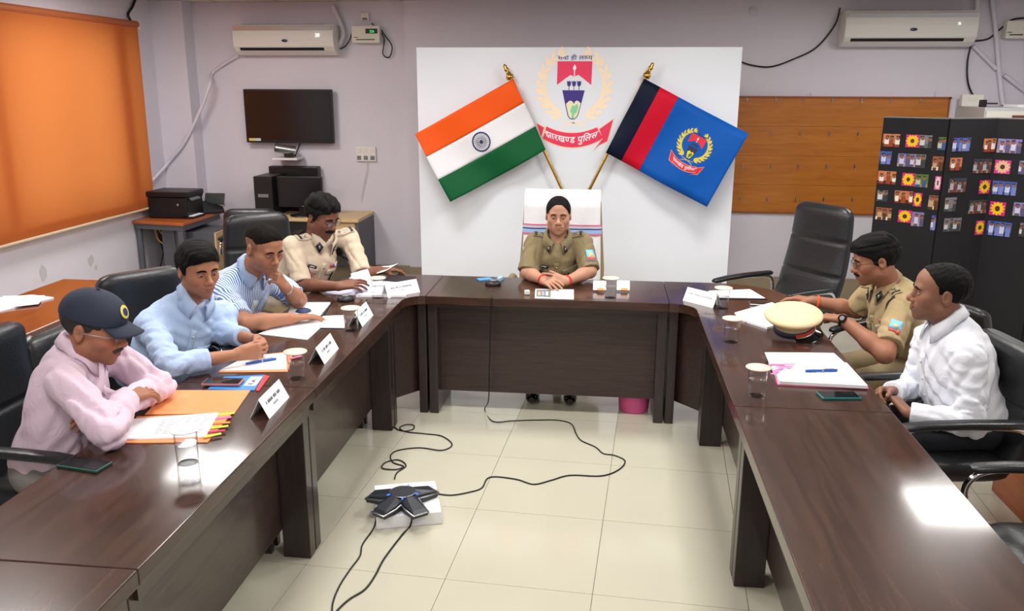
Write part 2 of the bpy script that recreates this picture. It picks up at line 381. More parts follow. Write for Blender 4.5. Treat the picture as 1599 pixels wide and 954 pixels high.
# second row table by the right wall (front of light orange veneer)
M_ORW = wood('orange_veneer', (160, 78, 26), (188, 98, 36), .3, .3, 1)
rt2 = empty('side_table', (2.28, 2.88, 0), 'orange veneered low side table behind the white shirted man\'s chair', 'table')
MB().prism([(1.95, 1.6), (2.6, 1.6), (2.6, 4.15), (1.95, 4.15)], .42, .45).build('tabletop', mat('cream_laminate', (226, 206, 170), .3), rt2, bevel=.004)
MB().box((1.97, 2.875, .21), (.02, 2.5, .418)).build('front_panel', M_ORW, rt2)
for y in (1.64, 4.11): MB().box((2.28, y, .209), (.58, .03, .417)).build('end_panel', M_ORW, rt2)

# ------------------------------------------------------------------ chairs (local: front is +y)
def back_loft(w, h, t, z0, y0, lean, seams, top_round=.1, wtop=.93):
    secs = []; N = 44
    for k in range(N+1):
        v = k/N; e = min(1, sqrt(max(0, 1-((v-(1-top_round))/top_round)**2))) if v > 1-top_round else (min(1, sqrt(max(0, 1-((.05-v)/.05)**2))) if v < .05 else 1)
        e = max(e, .12)
        tt = t*(.35+.65*e)
        for s in seams: tt *= 1-.3*math.exp(-((v-s)/.012)**2)
        ww = w*(1-.1*abs(v-.35)*1.2)*(wtop if False else 1)*(1-(1-wtop)*v)*(.72+.28*e if v > .5 else .8+.2*e)
        y = y0-lean*v*h-.05*sin(v*pi)*.6+.035*v*v
        secs.append(((0, y, z0+v*h), (1, 0, 0), (0, 1, .0), ww/2, tt/2, 3.2))
    return MB().loft(secs, 36)
def seat_loft(w, d, t, z):
    secs = []
    for k in range(21):
        v = k/20; e = max(.15, sqrt(max(0, 1-abs(2*v-1)**6)))
        secs.append(((0, -d/2+v*d, z-.03*max(0, v-.8)*4*(v-.8)*5), (1, 0, 0), (0, 0, 1), w/2*(.85+.15*e), t/2*(.3+.7*e), 3.5))
    return MB().loft(secs, 32)
def arm(s, chrome=True):
    x = s*.29
    pts = spline([(x, -.27, .55), (x, -.24, .645), (x, -.1, .665), (x, .12, .665), (x, .24, .64), (x, .275, .56), (x*.97, .2, .46), (x*.9, .05, .425)], 6)
    return pts
def office_chair(label, loc, rz, h=.62, seams=(.3, .62), lean=.18, w=.5, group='black office chairs', seat=True, tilt=0.):
    e = empty('office_chair', (0, 0, 0), label, 'chair', group)
    back_loft(w, h, .11, .47, -.26, lean, seams).build('backrest', M_LEATH, e, world=False)
    seat_loft(.52, .5, .12, .45).build('seat', M_LEATH, e, world=False)
    for s in (-1, 1):
        p = arm(s); a = MB().tube(p, .012, 8); ao = a.build('armrest', M_CHROME, e, world=False)
        MB().loft([((s*.29, y, .678-.05*max(0, y-.1)*2.), (1, 0, 0), (0, 0, 1), .03*k, .016*k, 3) for y, k in ((-.25, .5), (-.235, .9), (-.15, 1), (.0, 1), (.15, 1), (.25, .9), (.268, .5))], 16).build('arm_pad', M_LEATH, ao, world=False)
    MB().cyl((0, 0, .08), (0, 0, .26), .028).cyl((0, 0, .26), (0, 0, .39), .018).build('gas_lift', M_BLACK, e, world=False)
    MB().box((0, 0, .385), (.22, .26, .03)).build('tilt_plate', M_BLACK, e, world=False)
    for k in range(5):
        t = 2*pi*k/5+.3; d = Vector((cos(t), sin(t), 0))
        l = MB().tube([d*.02+Vector((0, 0, .12)), d*.16+Vector((0, 0, .11)), d*.3+Vector((0, 0, .075))], [.024, .02, .014], 8).build('base_leg', M_CHROME, e, world=False)
        q = Vector((-d.y, d.x, 0))
        MB().cyl(d*.3+q*.022+Vector((0, 0, .03)), d*.3+q*.006+Vector((0, 0, .03)), .03, n=12).cyl(d*.3-q*.022+Vector((0, 0, .03)), d*.3-q*.006+Vector((0, 0, .03)), .03, n=12).cyl(d*.3+Vector((0, 0, .03)), d*.3+Vector((0, 0, .075)), .008, n=8).build('caster', M_BLACK, l, world=False)
    e.location = loc; e.rotation_euler = (0, 0, rz)
    return e
R_ = radians
office_chair('black leather chair of the man in pink shirt, cut off by left edge', (-2.05, 2.86, 0), R_(-92), .56, (.45,))
office_chair('black leather chair behind the man in plain light blue shirt', (-2.06, 3.72, 0), R_(-128), .58, (.4,))
office_chair('black chair under the man in blue striped shirt', (-2.2, 4.3, 0), R_(-95), .36, ())
office_chair('black leather high-backed chair showing left of the moustached cream officer', (-2.1, 5.12, 0), R_(-140), .655, (.35, .66))
office_chair('black chair with its back to camera before the computer desk', (-3.02, 7.1, 0), R_(8), .48, (.5,))
office_chair('black chair back to the table between pink and light blue shirted men', (-2.7, 3.32, 0), R_(90), .46, (.5,))
office_chair('empty black leather high-backed chair before the wooden hook board', (1.12, 5.68, 0), R_(122), .72, (.36, .68), lean=.24, w=.56)
office_chair('black chair under the moustached officer in khaki uniform', (1.62, 4.52, 0), R_(122), .36, ())
office_chair('black leather chair with chrome arms under the man in white shirt', (1.38, 3.55, 0), R_(97), .47, (.5,))
office_chair('empty black chair with chrome arms in the lower right corner', (1.56, 2.6, 0), R_(90), .48, (.5,))
# chairwoman's chair with towel
hc = empty('executive_chair', (-.31, 5.88, 0), 'high-backed khaki chair draped in a white towel behind the woman officer', 'chair')
M_KHC = mat('khaki_seat_cover', (140, 124, 92), .8, bump=.2, bscale=40)
M_TOWEL = mat('white_towel', (240, 240, 244), .9, bump=.5, bscale=260)
back_loft(.62, .80, .11, .42, 0, .1, (), .06, .93).build('backrest', M_KHC, hc, world=False)
seat_loft(.6, .52, .13, .44).build('seat', M_KHC, hc, world=False)
def towel_sheet(x0, x1, v0, v1, off, nx=18, nv=24):
    vs = []
    for j in range(nv+1):
        v = v0+(v1-v0)*j/nv
        for i in range(nx+1):
            u = x0+(x1-x0)*i/nx; y = -.1*v*.8-.03*sin(v*pi)+.035*v*v+.055+off+.004*sin(u*40+v*9)
            y -= .06*max(0, (abs(u)-.2)/.1)**2*.5
            z = .42+.8*v
            if v > .96: y -= .07*(v-.96)/.05; z = .42+.8*.96+.8*(v-.96)*1.25
            vs.append((u*(1-.07*max(0, v-.3)), y, z))
    return vs, [(j*(nx+1)+i, j*(nx+1)+i+1, (j+1)*(nx+1)+i+1, (j+1)*(nx+1)+i) for j in range(nv) for i in range(nx)]
tw = MB(); v_, f_ = towel_sheet(-.275, .275, .02, 1.022, .014); tw.add(v_, f_, 0, True)
two = tw.build('towel', M_TOWEL, hc, world=False); md = two.modifiers.new('thick', 'SOLIDIFY'); md.thickness = .008
for v0, v1, c, nm in ((.735, .75, (205, 110, 135), 'p'), (.716, .735, (190, 195, 215), 'l'), (.705, .716, (40, 45, 80), 'n'), (.672, .705, (150, 180, 225), 'b'), (.655, .672, (200, 90, 120), 'p')):
    b = MB(); v_, f_ = towel_sheet(-.285, .285, v0, v1, .027, 18, 2); b.add(v_, f_, 0, True)
    bo = b.build('towel_stripe', mat('towel_stripe_'+nm, c, .9), two, world=False)
for s in (-1, 1):
    p = [(s*.33, -.05, .6), (s*.335, .1, .66), (s*.335, .28, .655), (s*.33, .34, .6), (s*.3, .3, .46)]
    MB().tube(spline(p, 5), .022, 8).build('armrest', M_KHC, hc, world=False)
MB().cyl((0, .2, .06), (0, .2, .39), .03).build('gas_lift', M_BLACK, hc, world=False)
for k in range(5):
    t = 2*pi*k/5+.3; d = Vector((cos(t), sin(t), 0)); o_ = Vector((0, .2, 0))
    l = MB().tube([o_+d*.02+Vector((0, 0, .1)), o_+d*.3+Vector((0, 0, .06))], [.026, .016], 8).build('base_leg', M_BLACK, hc, world=False)
    MB().sphere(o_+d*.3+Vector((0, 0, .03)), .03, n=12, m=8).build('caster', M_BLACK, l, world=False)
hc.rotation_euler = (0, 0, pi)
# ------------------------------------------------------------------ backdrop board, emblem, flags
PY = 7.0
M_BOARD = mat('backdrop_vinyl', (226, 231, 239), .3, spec=.4)
pTL, pBR = at(650, 74, 1, PY), at(1140, 441, 1, PY); pTR = at(1160, 70, 1, PY)
PX0, PX1, PZ1 = pTL.x, pTR.x, pTL.z
bd = empty('backdrop_board', ((PX0+PX1)/2, PY, 0), 'large white backdrop board with a police emblem standing behind the head table', 'board')
MB().box(((PX0+PX1)/2, PY+.015, (PZ1+.08)/2), (PX1-PX0, .03, PZ1-.08)).build('panel', M_BOARD, bd, bevel=.003)
for x in (PX0+.3, PX1-.3): MB().box((x, PY+.06, .6), (.04, .06, 1.2)).box((x, PY+.2, .02), (.05, .4, .04)).build('support', M_GREYP, bd)
def text_tris(body, bold=.0, clip_x=None):
    c = bpy.data.curves.new('lettering', 'FONT'); c.body = body; c.size = 1; c.offset = bold; c.resolution_u = 2
    o = bpy.data.objects.new('lettering', c); COL.objects.link(o)
    me = bpy.data.meshes.new_from_object(o.evaluated_get(bpy.context.evaluated_depsgraph_get()))
    COL.objects.unlink(o); bpy.data.objects.remove(o); bpy.data.curves.remove(c)
    bm = bmesh.new(); bm.from_mesh(me); bpy.data.meshes.remove(me)
    if clip_x is not None:
        xs = [v.co.x for v in bm.verts]; cx = min(xs)+clip_x*(max(xs)-min(xs))
        bmesh.ops.bisect_plane(bm, geom=bm.verts[:]+bm.edges[:]+bm.faces[:], plane_co=(cx, 0, 0), plane_no=(1, 0, 0), clear_outer=True)
    bm.verts.index_update()
    V = [(v.co.x, v.co.y) for v in bm.verts]; Fs = [[v.index for v in f.verts] for f in bm.faces]; bm.free()
    x0 = min(v[0] for v in V); x1 = max(v[0] for v in V)
    return [(x-x0, y) for x, y in V], Fs, x1-x0
def ribbon2d(pts, w):
    V = []; n = len(pts)
    for i, p in enumerate(pts):
        a, b = pts[max(i-1, 0)], pts[min(i+1, n-1)]; dx, dy = b[0]-a[0], b[1]-a[1]; L = sqrt(dx*dx+dy*dy) or 1
        V += [(p[0]-dy/L*w/2, p[1]+dx/L*w/2), (p[0]+dy/L*w/2, p[1]-dx/L*w/2)]
    return V, [(2*i, 2*i+1, 2*i+3, 2*i+2) for i in range(n-1)]
def run_text(parts):
    """parts: strings, ('half', ch, frac), ('gap', w) or ('shape', V, F, w); returns one flat outline set"""
    V, Fs, x = [], [], 0
    for p in parts:
        if isinstance(p, str): v, f, w = text_tris(p, .012)
        elif p[0] == 'half': v, f, w = text_tris(p[1], .012, p[2])
        elif p[0] == 'gap': x += p[1]; continue
        else: v, f, w = p[1:]
        b = len(V); V += [(x+q[0], q[1]) for q in v]; Fs += [[b+i for i in g_] for g_ in f]; x += w-.015
    return V, Fs, x
def ksha():
    """the half conjunct, drawn from strokes"""
    V, Fs = [], []
    for pts in ([(0, .63), (.62, .63)],
                [(.3, .63), (.3, .5), (.16, .52), (.1, .42), (.2, .33), (.34, .36), (.4, .46), (.3, .5)],
                [(.2, .33), (.08, .22), (.16, .1), (.32, .14), (.44, .3), (.46, .42)], [(.44, .3), (.58, .12)]):
        v, f = ribbon2d([tuple(p) for p in [(q.x, q.y) for q in spline([(a, b, 0) for a, b in pts], 4)]] if len(pts) > 2 else pts, .075)
        b = len(V); V += v; Fs += [[b+i for i in g_] for g_ in f]
    return ('shape', V, Fs, .6)
MOTTO = run_text(['से', 'वा', ('gap', .3), 'ही', ('gap', .3), 'ल', ksha(), 'य'])
NAMEB = run_text(['झा', 'र', 'ख', ('half', 'ण', .72), 'ड', ('gap', .3), 'पु', 'िल', 'स'])
NAMEF = run_text(['झा', 'र', 'खं', 'ड', ('gap', .3), 'पु', 'िल', 'स'])
def emblem(mp, S, C, parent, name_run, both_tails=False):
    """emblem in its own drawing units; mp(x, y, layer) -> world point; C colours"""
    def part(nm, polys, m, layer):
        b = MB()
        for ip, P in enumerate(polys):
            if isinstance(P, tuple): V, Fs = P
            else: V, Fs = P, [list(range(len(P)))]
            vs = [mp(x, y, layer+(ip % 7)*.18*(nm == 'wreath_leaves')) for x, y in V]; b.add(vs, Fs)
        me = b.mesh(nm); bm = bmesh.new(); bm.from_mesh(me); bmesh.ops.triangulate(bm, faces=bm.faces[:]); bm.to_mesh(me); bm.free()
        return link(nm, me, m, parent)
    # wreath
    lv = []
    for s in (-1, 1):
        for k in range(11):
            t = k/10; ang = radians(-68+t*128); R = 300-20*(1-t)
            px, py = 405+s*R*cos(ang)*.93, 350-R*sin(ang)*.97-10
            tx, ty = -s*sin(ang), -cos(ang)
            for q in (-.55, .0, .55):
                if q == 0 and k % 2: continue
                dx, dy = tx*cos(q)-ty*sin(q), tx*sin(q)+ty*cos(q); L = 104-20*t; w = 21-4*t
                lv.append([(px+dx*L*a-dy*w*b, py+dy*L*a+dx*w*b) for a, b in ((0, 0), (.3, .8), (.6, .9), (1, 0), (.6, -.9), (.3, -.8))])
    part('wreath_leaves', lv, C['leaf'], 1)
    part('wreath_stem', [ribbon2d([(405+s*(-115+230*t), 690-60*t+s*0-30*sin(pi*t)*.4) for t in np.linspace(0, 1, 9)], 9) for s in (-1, 1)], C['leaf'], 1)
    V, Fs, w = MOTTO; k_ = 285/w
    part('motto_lettering', [([(265+x*k_, 125-(y)*k_*.82) for x, y in V], Fs)], C['ink'], 2)
    part('pennant', [[(265, 138), (550, 138), (545, 332), (480, 280), (440, 250), (420, 256), (405, 268), (388, 256), (372, 250), (330, 280), (262, 332)]], C['red'], 2)
    part('spear', [[(405, 162), (420, 190), (412, 212), (398, 212), (391, 190)], [(401, 205), (409, 205), (409, 268), (401, 268)]], C['white'], 3)
    tu = []
    for x in (362, 403, 445):
        tu += [[(x-18, 298), (x-8, 306), (x, 297), (x+8, 306), (x+18, 298), (x+14, 335), (x, 348), (x-14, 335)], [(x-2.5, 345), (x+2.5, 345), (x+2.5, 378), (x-2.5, 378)]]
    part('tulips', tu, C['ink'], 3)
    U = [(307, 376), (493, 376), (470, 470), (445, 575), (432, 602), (412, 618), (390, 620), (368, 610), (354, 585), (330, 480)]
    part('shield', [U], C['ink'], 2)
    part('shield_hills', [[(340, 490), (365, 465), (380, 462), (395, 472), (406, 490), (415, 470), (430, 460), (448, 470), (462, 485), (439, 575), (428, 598), (410, 611), (390, 613), (371, 603), (360, 580)]], C['cream'], 3)
    part('shield_tree', [[(385, 515), (400, 500), (415, 505), (425, 488), (438, 495), (442, 520), (430, 560), (412, 572), (405, 612), (385, 612), (392, 570), (375, 556)]], C['green'], 4)
    # ribbon
    top_ = [(180+420*t, 680+52*4*t*(1-t)+4*t) for t in np.linspace(0, 1, 13)]; bot = [(640-490*t, 785-3*t-0+72*4*t*(1-t)) for t in np.linspace(0, 1, 13)]
    body = top_+[(652, 772)]+bot
    def grow(P, d):
        cx = sum(p[0] for p in P)/len(P); cy = sum(p[1] for p in P)/len(P)
        return [(x+d*np.sign(x-cx), y+d*np.sign(y-cy)) for x, y in P]
    tails = [[(622, 700), (735, 615), (690, 800), (622, 835), (578, 882), (600, 850), (652, 778)]]
    tl = [(810-x, y) for x, y in tails[0]]
    tails += [tl] if both_tails else [[(98, 655), (160, 690), (135, 768), (120, 720)]]
    part('ribbon_border', [grow(P, 7) for P in tails]+[grow(body, 8)], C['border'], 2)
    for P in tails: part('ribbon_tail', [P], C['red'], 3)
    part('ribbon', [body], C['red'], 4)
    V, Fs, w = name_run; k_ = 425/w; out = []
    for x, y in V:
        t = x/w; yy = 815+58*(4*t*(1-t)-1)*1.0+6*t
        sl = -58*4*(1-2*t)/425.
        h = y*k_*1.1; out.append((175+x*k_+h*(-sl)*-1*.6, yy-h))
    part('ribbon_lettering', [(out, Fs)], C['white'], 5)
PALB = dict(leaf=mat('print_peach', (250, 230, 202), .5), red=mat('print_red', (232, 52, 92), .45), ink=mat('print_purple', (58, 40, 128), .5), white=mat('print_white', (248, 248, 250), .5), cream=mat('print_cream', (232, 226, 190), .5), green=mat('print_green', (130, 208, 160), .5), border=mat('print_peach_line', (246, 214, 180), .5))
pc = at(820+405/5.3, 70+400/5.3, 1, PY); pxm = (at(900, 145, 1, PY).x-at(890, 145, 1, PY).x)/10/5.3
pzm = (at(896, 140, 1, PY).z-at(896, 150, 1, PY).z)/10/5.3
emb = emblem(lambda x, y, l: (pc.x+(x-405)*pxm, PY-.0008*l-.0005, pc.z-(y-400)*pzm), 1, PALB, bd, NAMEB)
# flags -----------------------------------------------------------
def flag(nm, label, corners, FY, stripes, vertical, pole_px, ripple):
    A, B, Cc, D = [at(x, y, 1, FY) for x, y in corners]        # pole-top, free-top, free-bottom, pole-bottom
    base = at(*pole_px[1], 1, FY+.02)
    e = empty(nm, (base.x, base.y, 0), label, 'flag')
    def S(u, v, lift=0.):                                     # u along the fly from pole, v down the hoist
        p = A.lerp(B, u).lerp(D.lerp(Cc, u), v)
        s = .035*sin(u*5.2+v*1.3+ripple)*u**.5+.016*sin(u*11+v*4+ripple*2)*(.4+.6*v)+.02*math.exp(-u*9)*sin(v*8)
        return p+Vector((0, -.05-s*1.2-lift-.1*u*u, -.03*u*(1-u)*1.2*v))
    for m, a, b, n in stripes:
        fb = MB(); N, Q = 30, 10; vs = []
        for i in range(N+1):
            for j in range(Q+1):
                u, v = (i/N, a+(b-a)*j/Q) if not vertical else (a+(b-a)*i/N, j/Q)
                vs.append(S(u, v))
        fb.add(vs, [(i*(Q+1)+j, (i+1)*(Q+1)+j, (i+1)*(Q+1)+j+1, i*(Q+1)+j+1) for i in range(N) for j in range(Q)], 0, True)
        o = fb.build(n, m, e); md = o.modifiers.new('thick', 'SOLIDIFY'); md.thickness = .0025
    t0 = at(*pole_px[0], 1, FY+.02); d = (t0-base).normalized()
    q = base+(base-t0)*1.2; q = base+(t0-base)*(-(base.z-.04)/(t0.z-base.z))
    MB().cyl(q, t0, .012, n=12).build('pole', M_GOLD, e)
    M = d.to_track_quat('Z', 'Y').to_matrix().to_4x4()
    MB().lathe([(.006, 0), (.03, .004), (.032, .03), (.022, .04), (.02, .055), (.012, .06), (.018, .075), (.02, .09), (.012, .1), (.016, .112), (.008, .125), (.002, .13)], t0, 14, M=M).build('finial', M_GOLD, e)
    MB().lathe([(.12, 0), (.12, .015), (.05, .03), (.02, .06), (.016, .07)], (q.x, q.y, 0), 20).build('stand_base', M_GOLD, e)
    return e, S
def cloth(n, c): return cloth_translucent(n, c, c, .15, .6)
in_flag, S1 = flag('national_flag', 'tricolour flag in orange, white and green with navy wheel, hung diagonally', [(803, 123), (653, 208), (709, 311), (853, 233)], 6.9,
    [(cloth('flag_saffron', (240, 92, 24)), 0, 1/3, 'saffron_band'), (cloth('flag_white', (236, 236, 240)), 1/3, 2/3, 'white_band'), (cloth('flag_green', (16, 92, 52)), 2/3, 1, 'green_band')], False, [(798, 124), (878, 297)], .4)
# Ashoka wheel: rim, spokes and hub lie on the cloth
M_NAVY = mat('flag_navy', (28, 36, 92), .6); wc = MB(); R = .078; cu, cv = .50, .5
fu = (at(803, 123, 1, 6.9)-at(653, 208, 1, 6.9)).length; fv = (at(803, 123, 1, 6.9)-at(853, 233, 1, 6.9)).length
def W1(a, r, l=.004): return S1(cu-r*cos(a)/fu, cv-r*sin(a)/fv, l)
n = 48
for r0, r1 in ((R*.86, R), (0.0, R*.18)):
    wc.add([W1(2*pi*i/n, r) for r in (r0, r1) for i in range(n)], [(i, (i+1) % n, n+(i+1) % n, n+i) for i in range(n)])
for k in range(24):
    a = 2*pi*k/24; wc.add([W1(a-.03, R*.15), W1(a+.03, R*.15), W1(a+.055, R*.5), W1(a+.012, R*.88), W1(a-.012, R*.88), W1(a-.055, R*.5)], [(0, 1, 2, 5), (5, 2, 3, 4)])
wc.build('wheel', M_NAVY, in_flag)
po_flag, S2 = flag('police_flag', 'navy, red and blue police flag with emblem, hung diagonally', [(1006, 123), (1163, 207), (1100, 318), (946, 237)], 6.9,
    [(cloth('flag_darknavy', (14, 22, 46)), 0, .155, 'navy_band'), (cloth('flag_red', (206, 16, 48)), .155, .335, 'red_band'), (cloth('flag_blue', (10, 88, 178)), .335, 1, 'blue_field')], True, [(1008, 122), (919, 299)], 2.2)
PALF = dict(leaf=mat('embroidery_yellow', (206, 190, 60), .6), red=mat('embroidery_red', (204, 24, 44), .6), ink=mat('embroidery_navy', (20, 28, 60), .6), white=mat('embroidery_white', (230, 225, 225), .6), cream=mat('embroidery_gold', (226, 190, 40), .6), green=mat('embroidery_green', (40, 120, 40), .6), border=mat('embroidery_pale', (226, 190, 160), .6))
fu2 = (at(1006, 123, 1, 6.9)-at(1163, 207, 1, 6.9)).length; fv2 = (at(1006, 123, 1, 6.9)-at(946, 237, 1, 6.9)).length
sE = .33/800
emblem(lambda x, y, l: S2(.655+(x-405)*sE*1.02/fu2, .5+(y-470)*sE*.95/fv2, .003+.0008*l), 1, PALF, po_flag, NAMEF, True)
# ------------------------------------------------------------------ things on and along the walls
WY_ = YB-.06                                                   # face of the proud bay
# television with bracket
def tv():
    a, b = at(379, 139, 1, YB-.1), at(521, 224, 1, YB-.1); cx, cz, w, h = (a.x+b.x)/2, (a.z+b.z)/2, b.x-a.x, a.z-b.z
    e = empty('television', (cx, YB-.08, cz), 'wall-mounted black flat television above the video camera', 'television')
    MB().box((cx, YB-.075, cz), (w, .05, h)).build('housing', M_BLACK, e, bevel=.006)
    MB().box((cx, YB-.102, cz+.006), (w-.03, .004, h-.05)).build('screen', mat('tv_screen', (26, 22, 21), .18, spec=.5), e)
    MB().box((a.x+.09, YB-.105, b.z+.03), (.12, .003, .025)).build('sticker', mat('sticker_yellow', (206, 200, 120), .5), e)
    MB().box((a.x+.125, YB-.107, b.z+.03), (.05, .002, .024)).build('sticker_print', mat('sticker_white', (200, 205, 215), .5), e)
    MB().box((cx, YB-.035, cz), (.3, .07, .25)).build('wall_bracket', M_BLACK, e)
tv()
# split air conditioners
def aircon(x0, x1, z0, z1, y, label, txt, glow):
    cx, w, h = (x0+x1)/2, x1-x0, z1-z0; e = empty('air_conditioner', (cx, y, z0), label, 'air conditioner', 'split air conditioners')
    prof = [(0, 0), (-.1, 0), (-.17, .035), (-.205, .075), (-.215, h*.6), (-.2, h*.9), (-.17, h), (0, h)]
    b = MB(); M = Matrix(((0, 0, 1, x0), (1, 0, 0, y), (0, 1, 0, z0), (0, 0, 0, 1)))
    b.prism(prof, 0, w, M=M); b.build('casing', M_WHITEP, e, bevel=.008)
    b = MB()
    for k in range(4):
        a = x0+.06+k*(w-.16)/4; b.box((a+(w-.2)/8, y-.1, z1+.002), ((w-.2)/4-.02, .07, .006))
    for k, q in enumerate(b.v[::8]):
        MB().box((x0+.06+k*(w-.16)/4+(w-.2)/8, y-.1, z1+.002), ((w-.2)/4-.02, .07, .006)).build('intake_grille', M_GREYP, e)
    MB().box((cx-.02, y-.13, z0+.035), (w-.16, .09, .012), M=Matrix.Rotation(-.5, 4, 'X')).build('louver', M_OFFW, e)
    MB().box((cx-.02, y-.178, z0+.06), (w-.16, .03, .028), M=Matrix.Rotation(-.85, 4, 'X')).build('outlet_slot', M_BLACK, e)
    MB().box((cx, y-.2155, z0+h*.86), (w-.03, .012, .03), M=Matrix.Rotation(.2, 4, 'X')).build('trim_strip', mat('silver_trim', (176, 178, 180), .3, metal=.6), e)
    MB().sphere((cx+.02, y-.2165, z0+h*.46), (.03, .004, .013)).build('maker_badge', mat('badge_navy', (26, 36, 80), .3), e)
    V, Fs, wd = text_tris(txt, .0); sc = .045
    d = MB(); d.add([(x1-.17+x*sc, y-.2225, z0+h*.58+yy*sc) for x, yy in V], Fs); d.build('display_digits', mat('display_glow', (255, 255, 255), .5, emit=(255, 255, 255), estr=1.3), e)
    return e
a, b = at(362, 38, 1, YB-.2), at(522, 82, 1, YB-.2); aircon(a.x, b.x, b.z-.02, a.z, YB-.001, 'white split air conditioner above the television', '20', 1)
a, b = at(1322, 16, 1, YB-.26), at(1524, 68, 1, YB-.26); aircon(a.x, b.x, b.z-.02, a.z, WY_-.001, 'white split air conditioner above the wooden hook board', 'n', 1)
# voltage stabilisers
def stabiliser(px, y, label, disp):
    a, b = at(px[0], px[1], 1, y-.1), at(px[2], px[3], 1, y-.1); cx, cz = (a.x+b.x)/2, (a.z+b.z)/2; w, h = b.x-a.x, a.z-b.z
    e = empty('voltage_stabiliser', (cx, y, b.z), label, 'stabiliser', 'voltage stabilisers'); MB().box((cx, y-.05, cz), (w, .1, h)).build('casing', M_OFFW, e, bevel=.006)
    MB().box((cx, y-.102, b.z+.03), (w*.65, .004, .008)).build('vent_slot', M_BLACK, e)
    MB().box((a.x+w*.16, y-.102, b.z+.05), (.04, .003, .008)).build('maker_mark', M_GREYP, e)
    if disp:
        D = MB().box((a.x+w*.72, y-.102, b.z+h*.68), (w*.42, .004, h*.28)).build('display', M_BLACK, e)
        V, Fs, wd = text_tris('226', .0); sc = .03; d = MB(); d.add([(a.x+w*.66+x*sc, y-.1055, b.z+h*.6+yy*sc) for x, yy in V], Fs); d.build('display_digits', mat('display_green', (60, 220, 120), .5, emit=(60, 230, 120), estr=1.5), D)
    return a, b
stabiliser((548, 40, 593, 67), YB-.001, 'white voltage stabiliser with green display right of the left air conditioner', True)
stabiliser((1574, 32, 1602, 60), WY_-.001, 'white voltage stabiliser cut off by the right edge', False)
# wall sockets
def socket(px, y, label, n=2):
    a, b = at(px[0], px[1], 1, y), at(px[2], px[3], 1, y); cx, cz = (a.x+b.x)/2, (a.z+b.z)/2; w, h = abs(b.x-a.x), abs(a.z-b.z)
    e = empty('wall_socket', (cx, y, cz), label, 'socket', 'wall sockets'); MB().box((cx, y-.012, cz), (w, .024, h)).build('plate', M_WHITEP, e, bevel=.004)
    for i in range(n):
        for j in range(2): MB().box((a.x+w*(i+.5)/n, y-.026, b.z+h*(j+.5)/2), (w/n*.6, .004, h*.28)).build('switch' if j else 'outlet', M_OFFW if j else M_GREYP, e)
socket((556, 229, 588, 252), YB-.001, 'white wall socket plate right of the camera shelf', 3)
socket((574, 334, 585, 350), YB-.001, 'upper small wall socket beside the grey desk end', 1)
socket((574, 352, 585, 364), YB-.001, 'lower small wall socket beside the grey desk end', 1)
socket((564, 20, 577, 33), YB-.001, 'round-knobbed wall outlet above the stabiliser', 1)
# cables and conduits
def cable(nm, pts, r, m, label, k=8, cat='cable', n=8):
    o = MB().tube(spline(pts, k), r, n).build(nm, m); return tag(o, label, cat)
P_ = lambda x, y, Y: at(x, y, 1, Y)
cable('conduit_pipe', [P_(373, 86, YB-.03), P_(348, 101, YB-.03), P_(331, 115, YB-.03), P_(328, 130, YB-.22), P_(318, 160, YB-.225), P_(300, 200, YB-.225), P_(286, 226, YB-.225), P_(275, 240, YB-.23), at(258, 260, 0, XL+.03), at(238, 282, 0, XL+.03)], .016, M_WALL, 'white drain pipe slanting from the left air conditioner to the corner', 5, 'pipe')
cable('power_cable', [P_(524, 78, YB-.03), P_(538, 73, YB-.03), P_(546, 62, YB-.03), P_(549, 52, YB-.03)], .006, M_CABLEB, 'short black cable linking left air conditioner and stabiliser')
cable('power_cable', [P_(594, 45, YB-.03), P_(600, 54, YB-.03), P_(612, 72, YB-.03), P_(608, 89, YB-.03), P_(598, 84, YB-.03), P_(599, 58, YB-.03), P_(580, 36, YB-.03)], .006, M_CABLEB, 'black cable loop hanging right of the left stabiliser')
cable('power_cable', [P_(570, 244, YB-.02), P_(573, 262, YB-.02), P_(568, 285, YB-.02), P_(563, 312, YB-.02)], .004, M_CABLEW, 'thin white cable falling from the wall socket plate')
cable('pipe_bundle', [P_(519, 10, YB-.05), P_(528, 28, YB-.05), P_(536, 52, YB-.05), P_(530, 70, YB-.05)], .022, M_WALL, 'painted pipe bundle behind the left air conditioner end', 5, 'pipe')
cable('power_cable', [P_(1150, 94, WY_-.02), P_(1175, 102, WY_-.02), P_(1205, 104, WY_-.02), P_(1240, 92, WY_-.02), P_(1275, 74, WY_-.02), P_(1303, 40, WY_-.02), P_(1312, 12, WY_-.02)], .007, M_CABLEB, 'black cable sagging from backdrop board to right air conditioner')
cable('power_cable', [P_(1518, 64, WY_-.02), P_(1542, 61, WY_-.02), P_(1560, 47, WY_-.02), P_(1580, 31, WY_-.02), P_(1605, 28, WY_-.02)], .007, M_CABLEB, 'black cable from right air conditioner to right stabiliser')
cable('power_cable', [P_(1517, 67, WY_-.03), P_(1511, 95, WY_-.03), P_(1511, 125, WY_-.03), P_(1518, 146, WY_-.03), P_(1530, 158, WY_-.05)], .008, M_CABLEB, 'black cable dropping from right air conditioner to cabinet top')
cable('conduit_pipe', [P_(1548, -12, WY_-.03), P_(1556, 60, WY_-.03), P_(1560, 110, WY_-.03), P_(1566, 163, WY_-.03)], .02, M_WALL, 'vertical painted conduit right of the right air conditioner', 4, 'pipe')
cable('conduit_pipe', [P_(1520, 72, WY_-.025), P_(1556, 108, WY_-.025)], .018, M_WALL, 'short slanting painted conduit below the right air conditioner', 4, 'pipe')
cable('conduit_pipe', [P_(1568, 117, WY_-.025), P_(1600, 142, WY_-.025)], .018, M_WALL, 'slanting painted conduit at the right edge above the cabinet', 4, 'pipe')
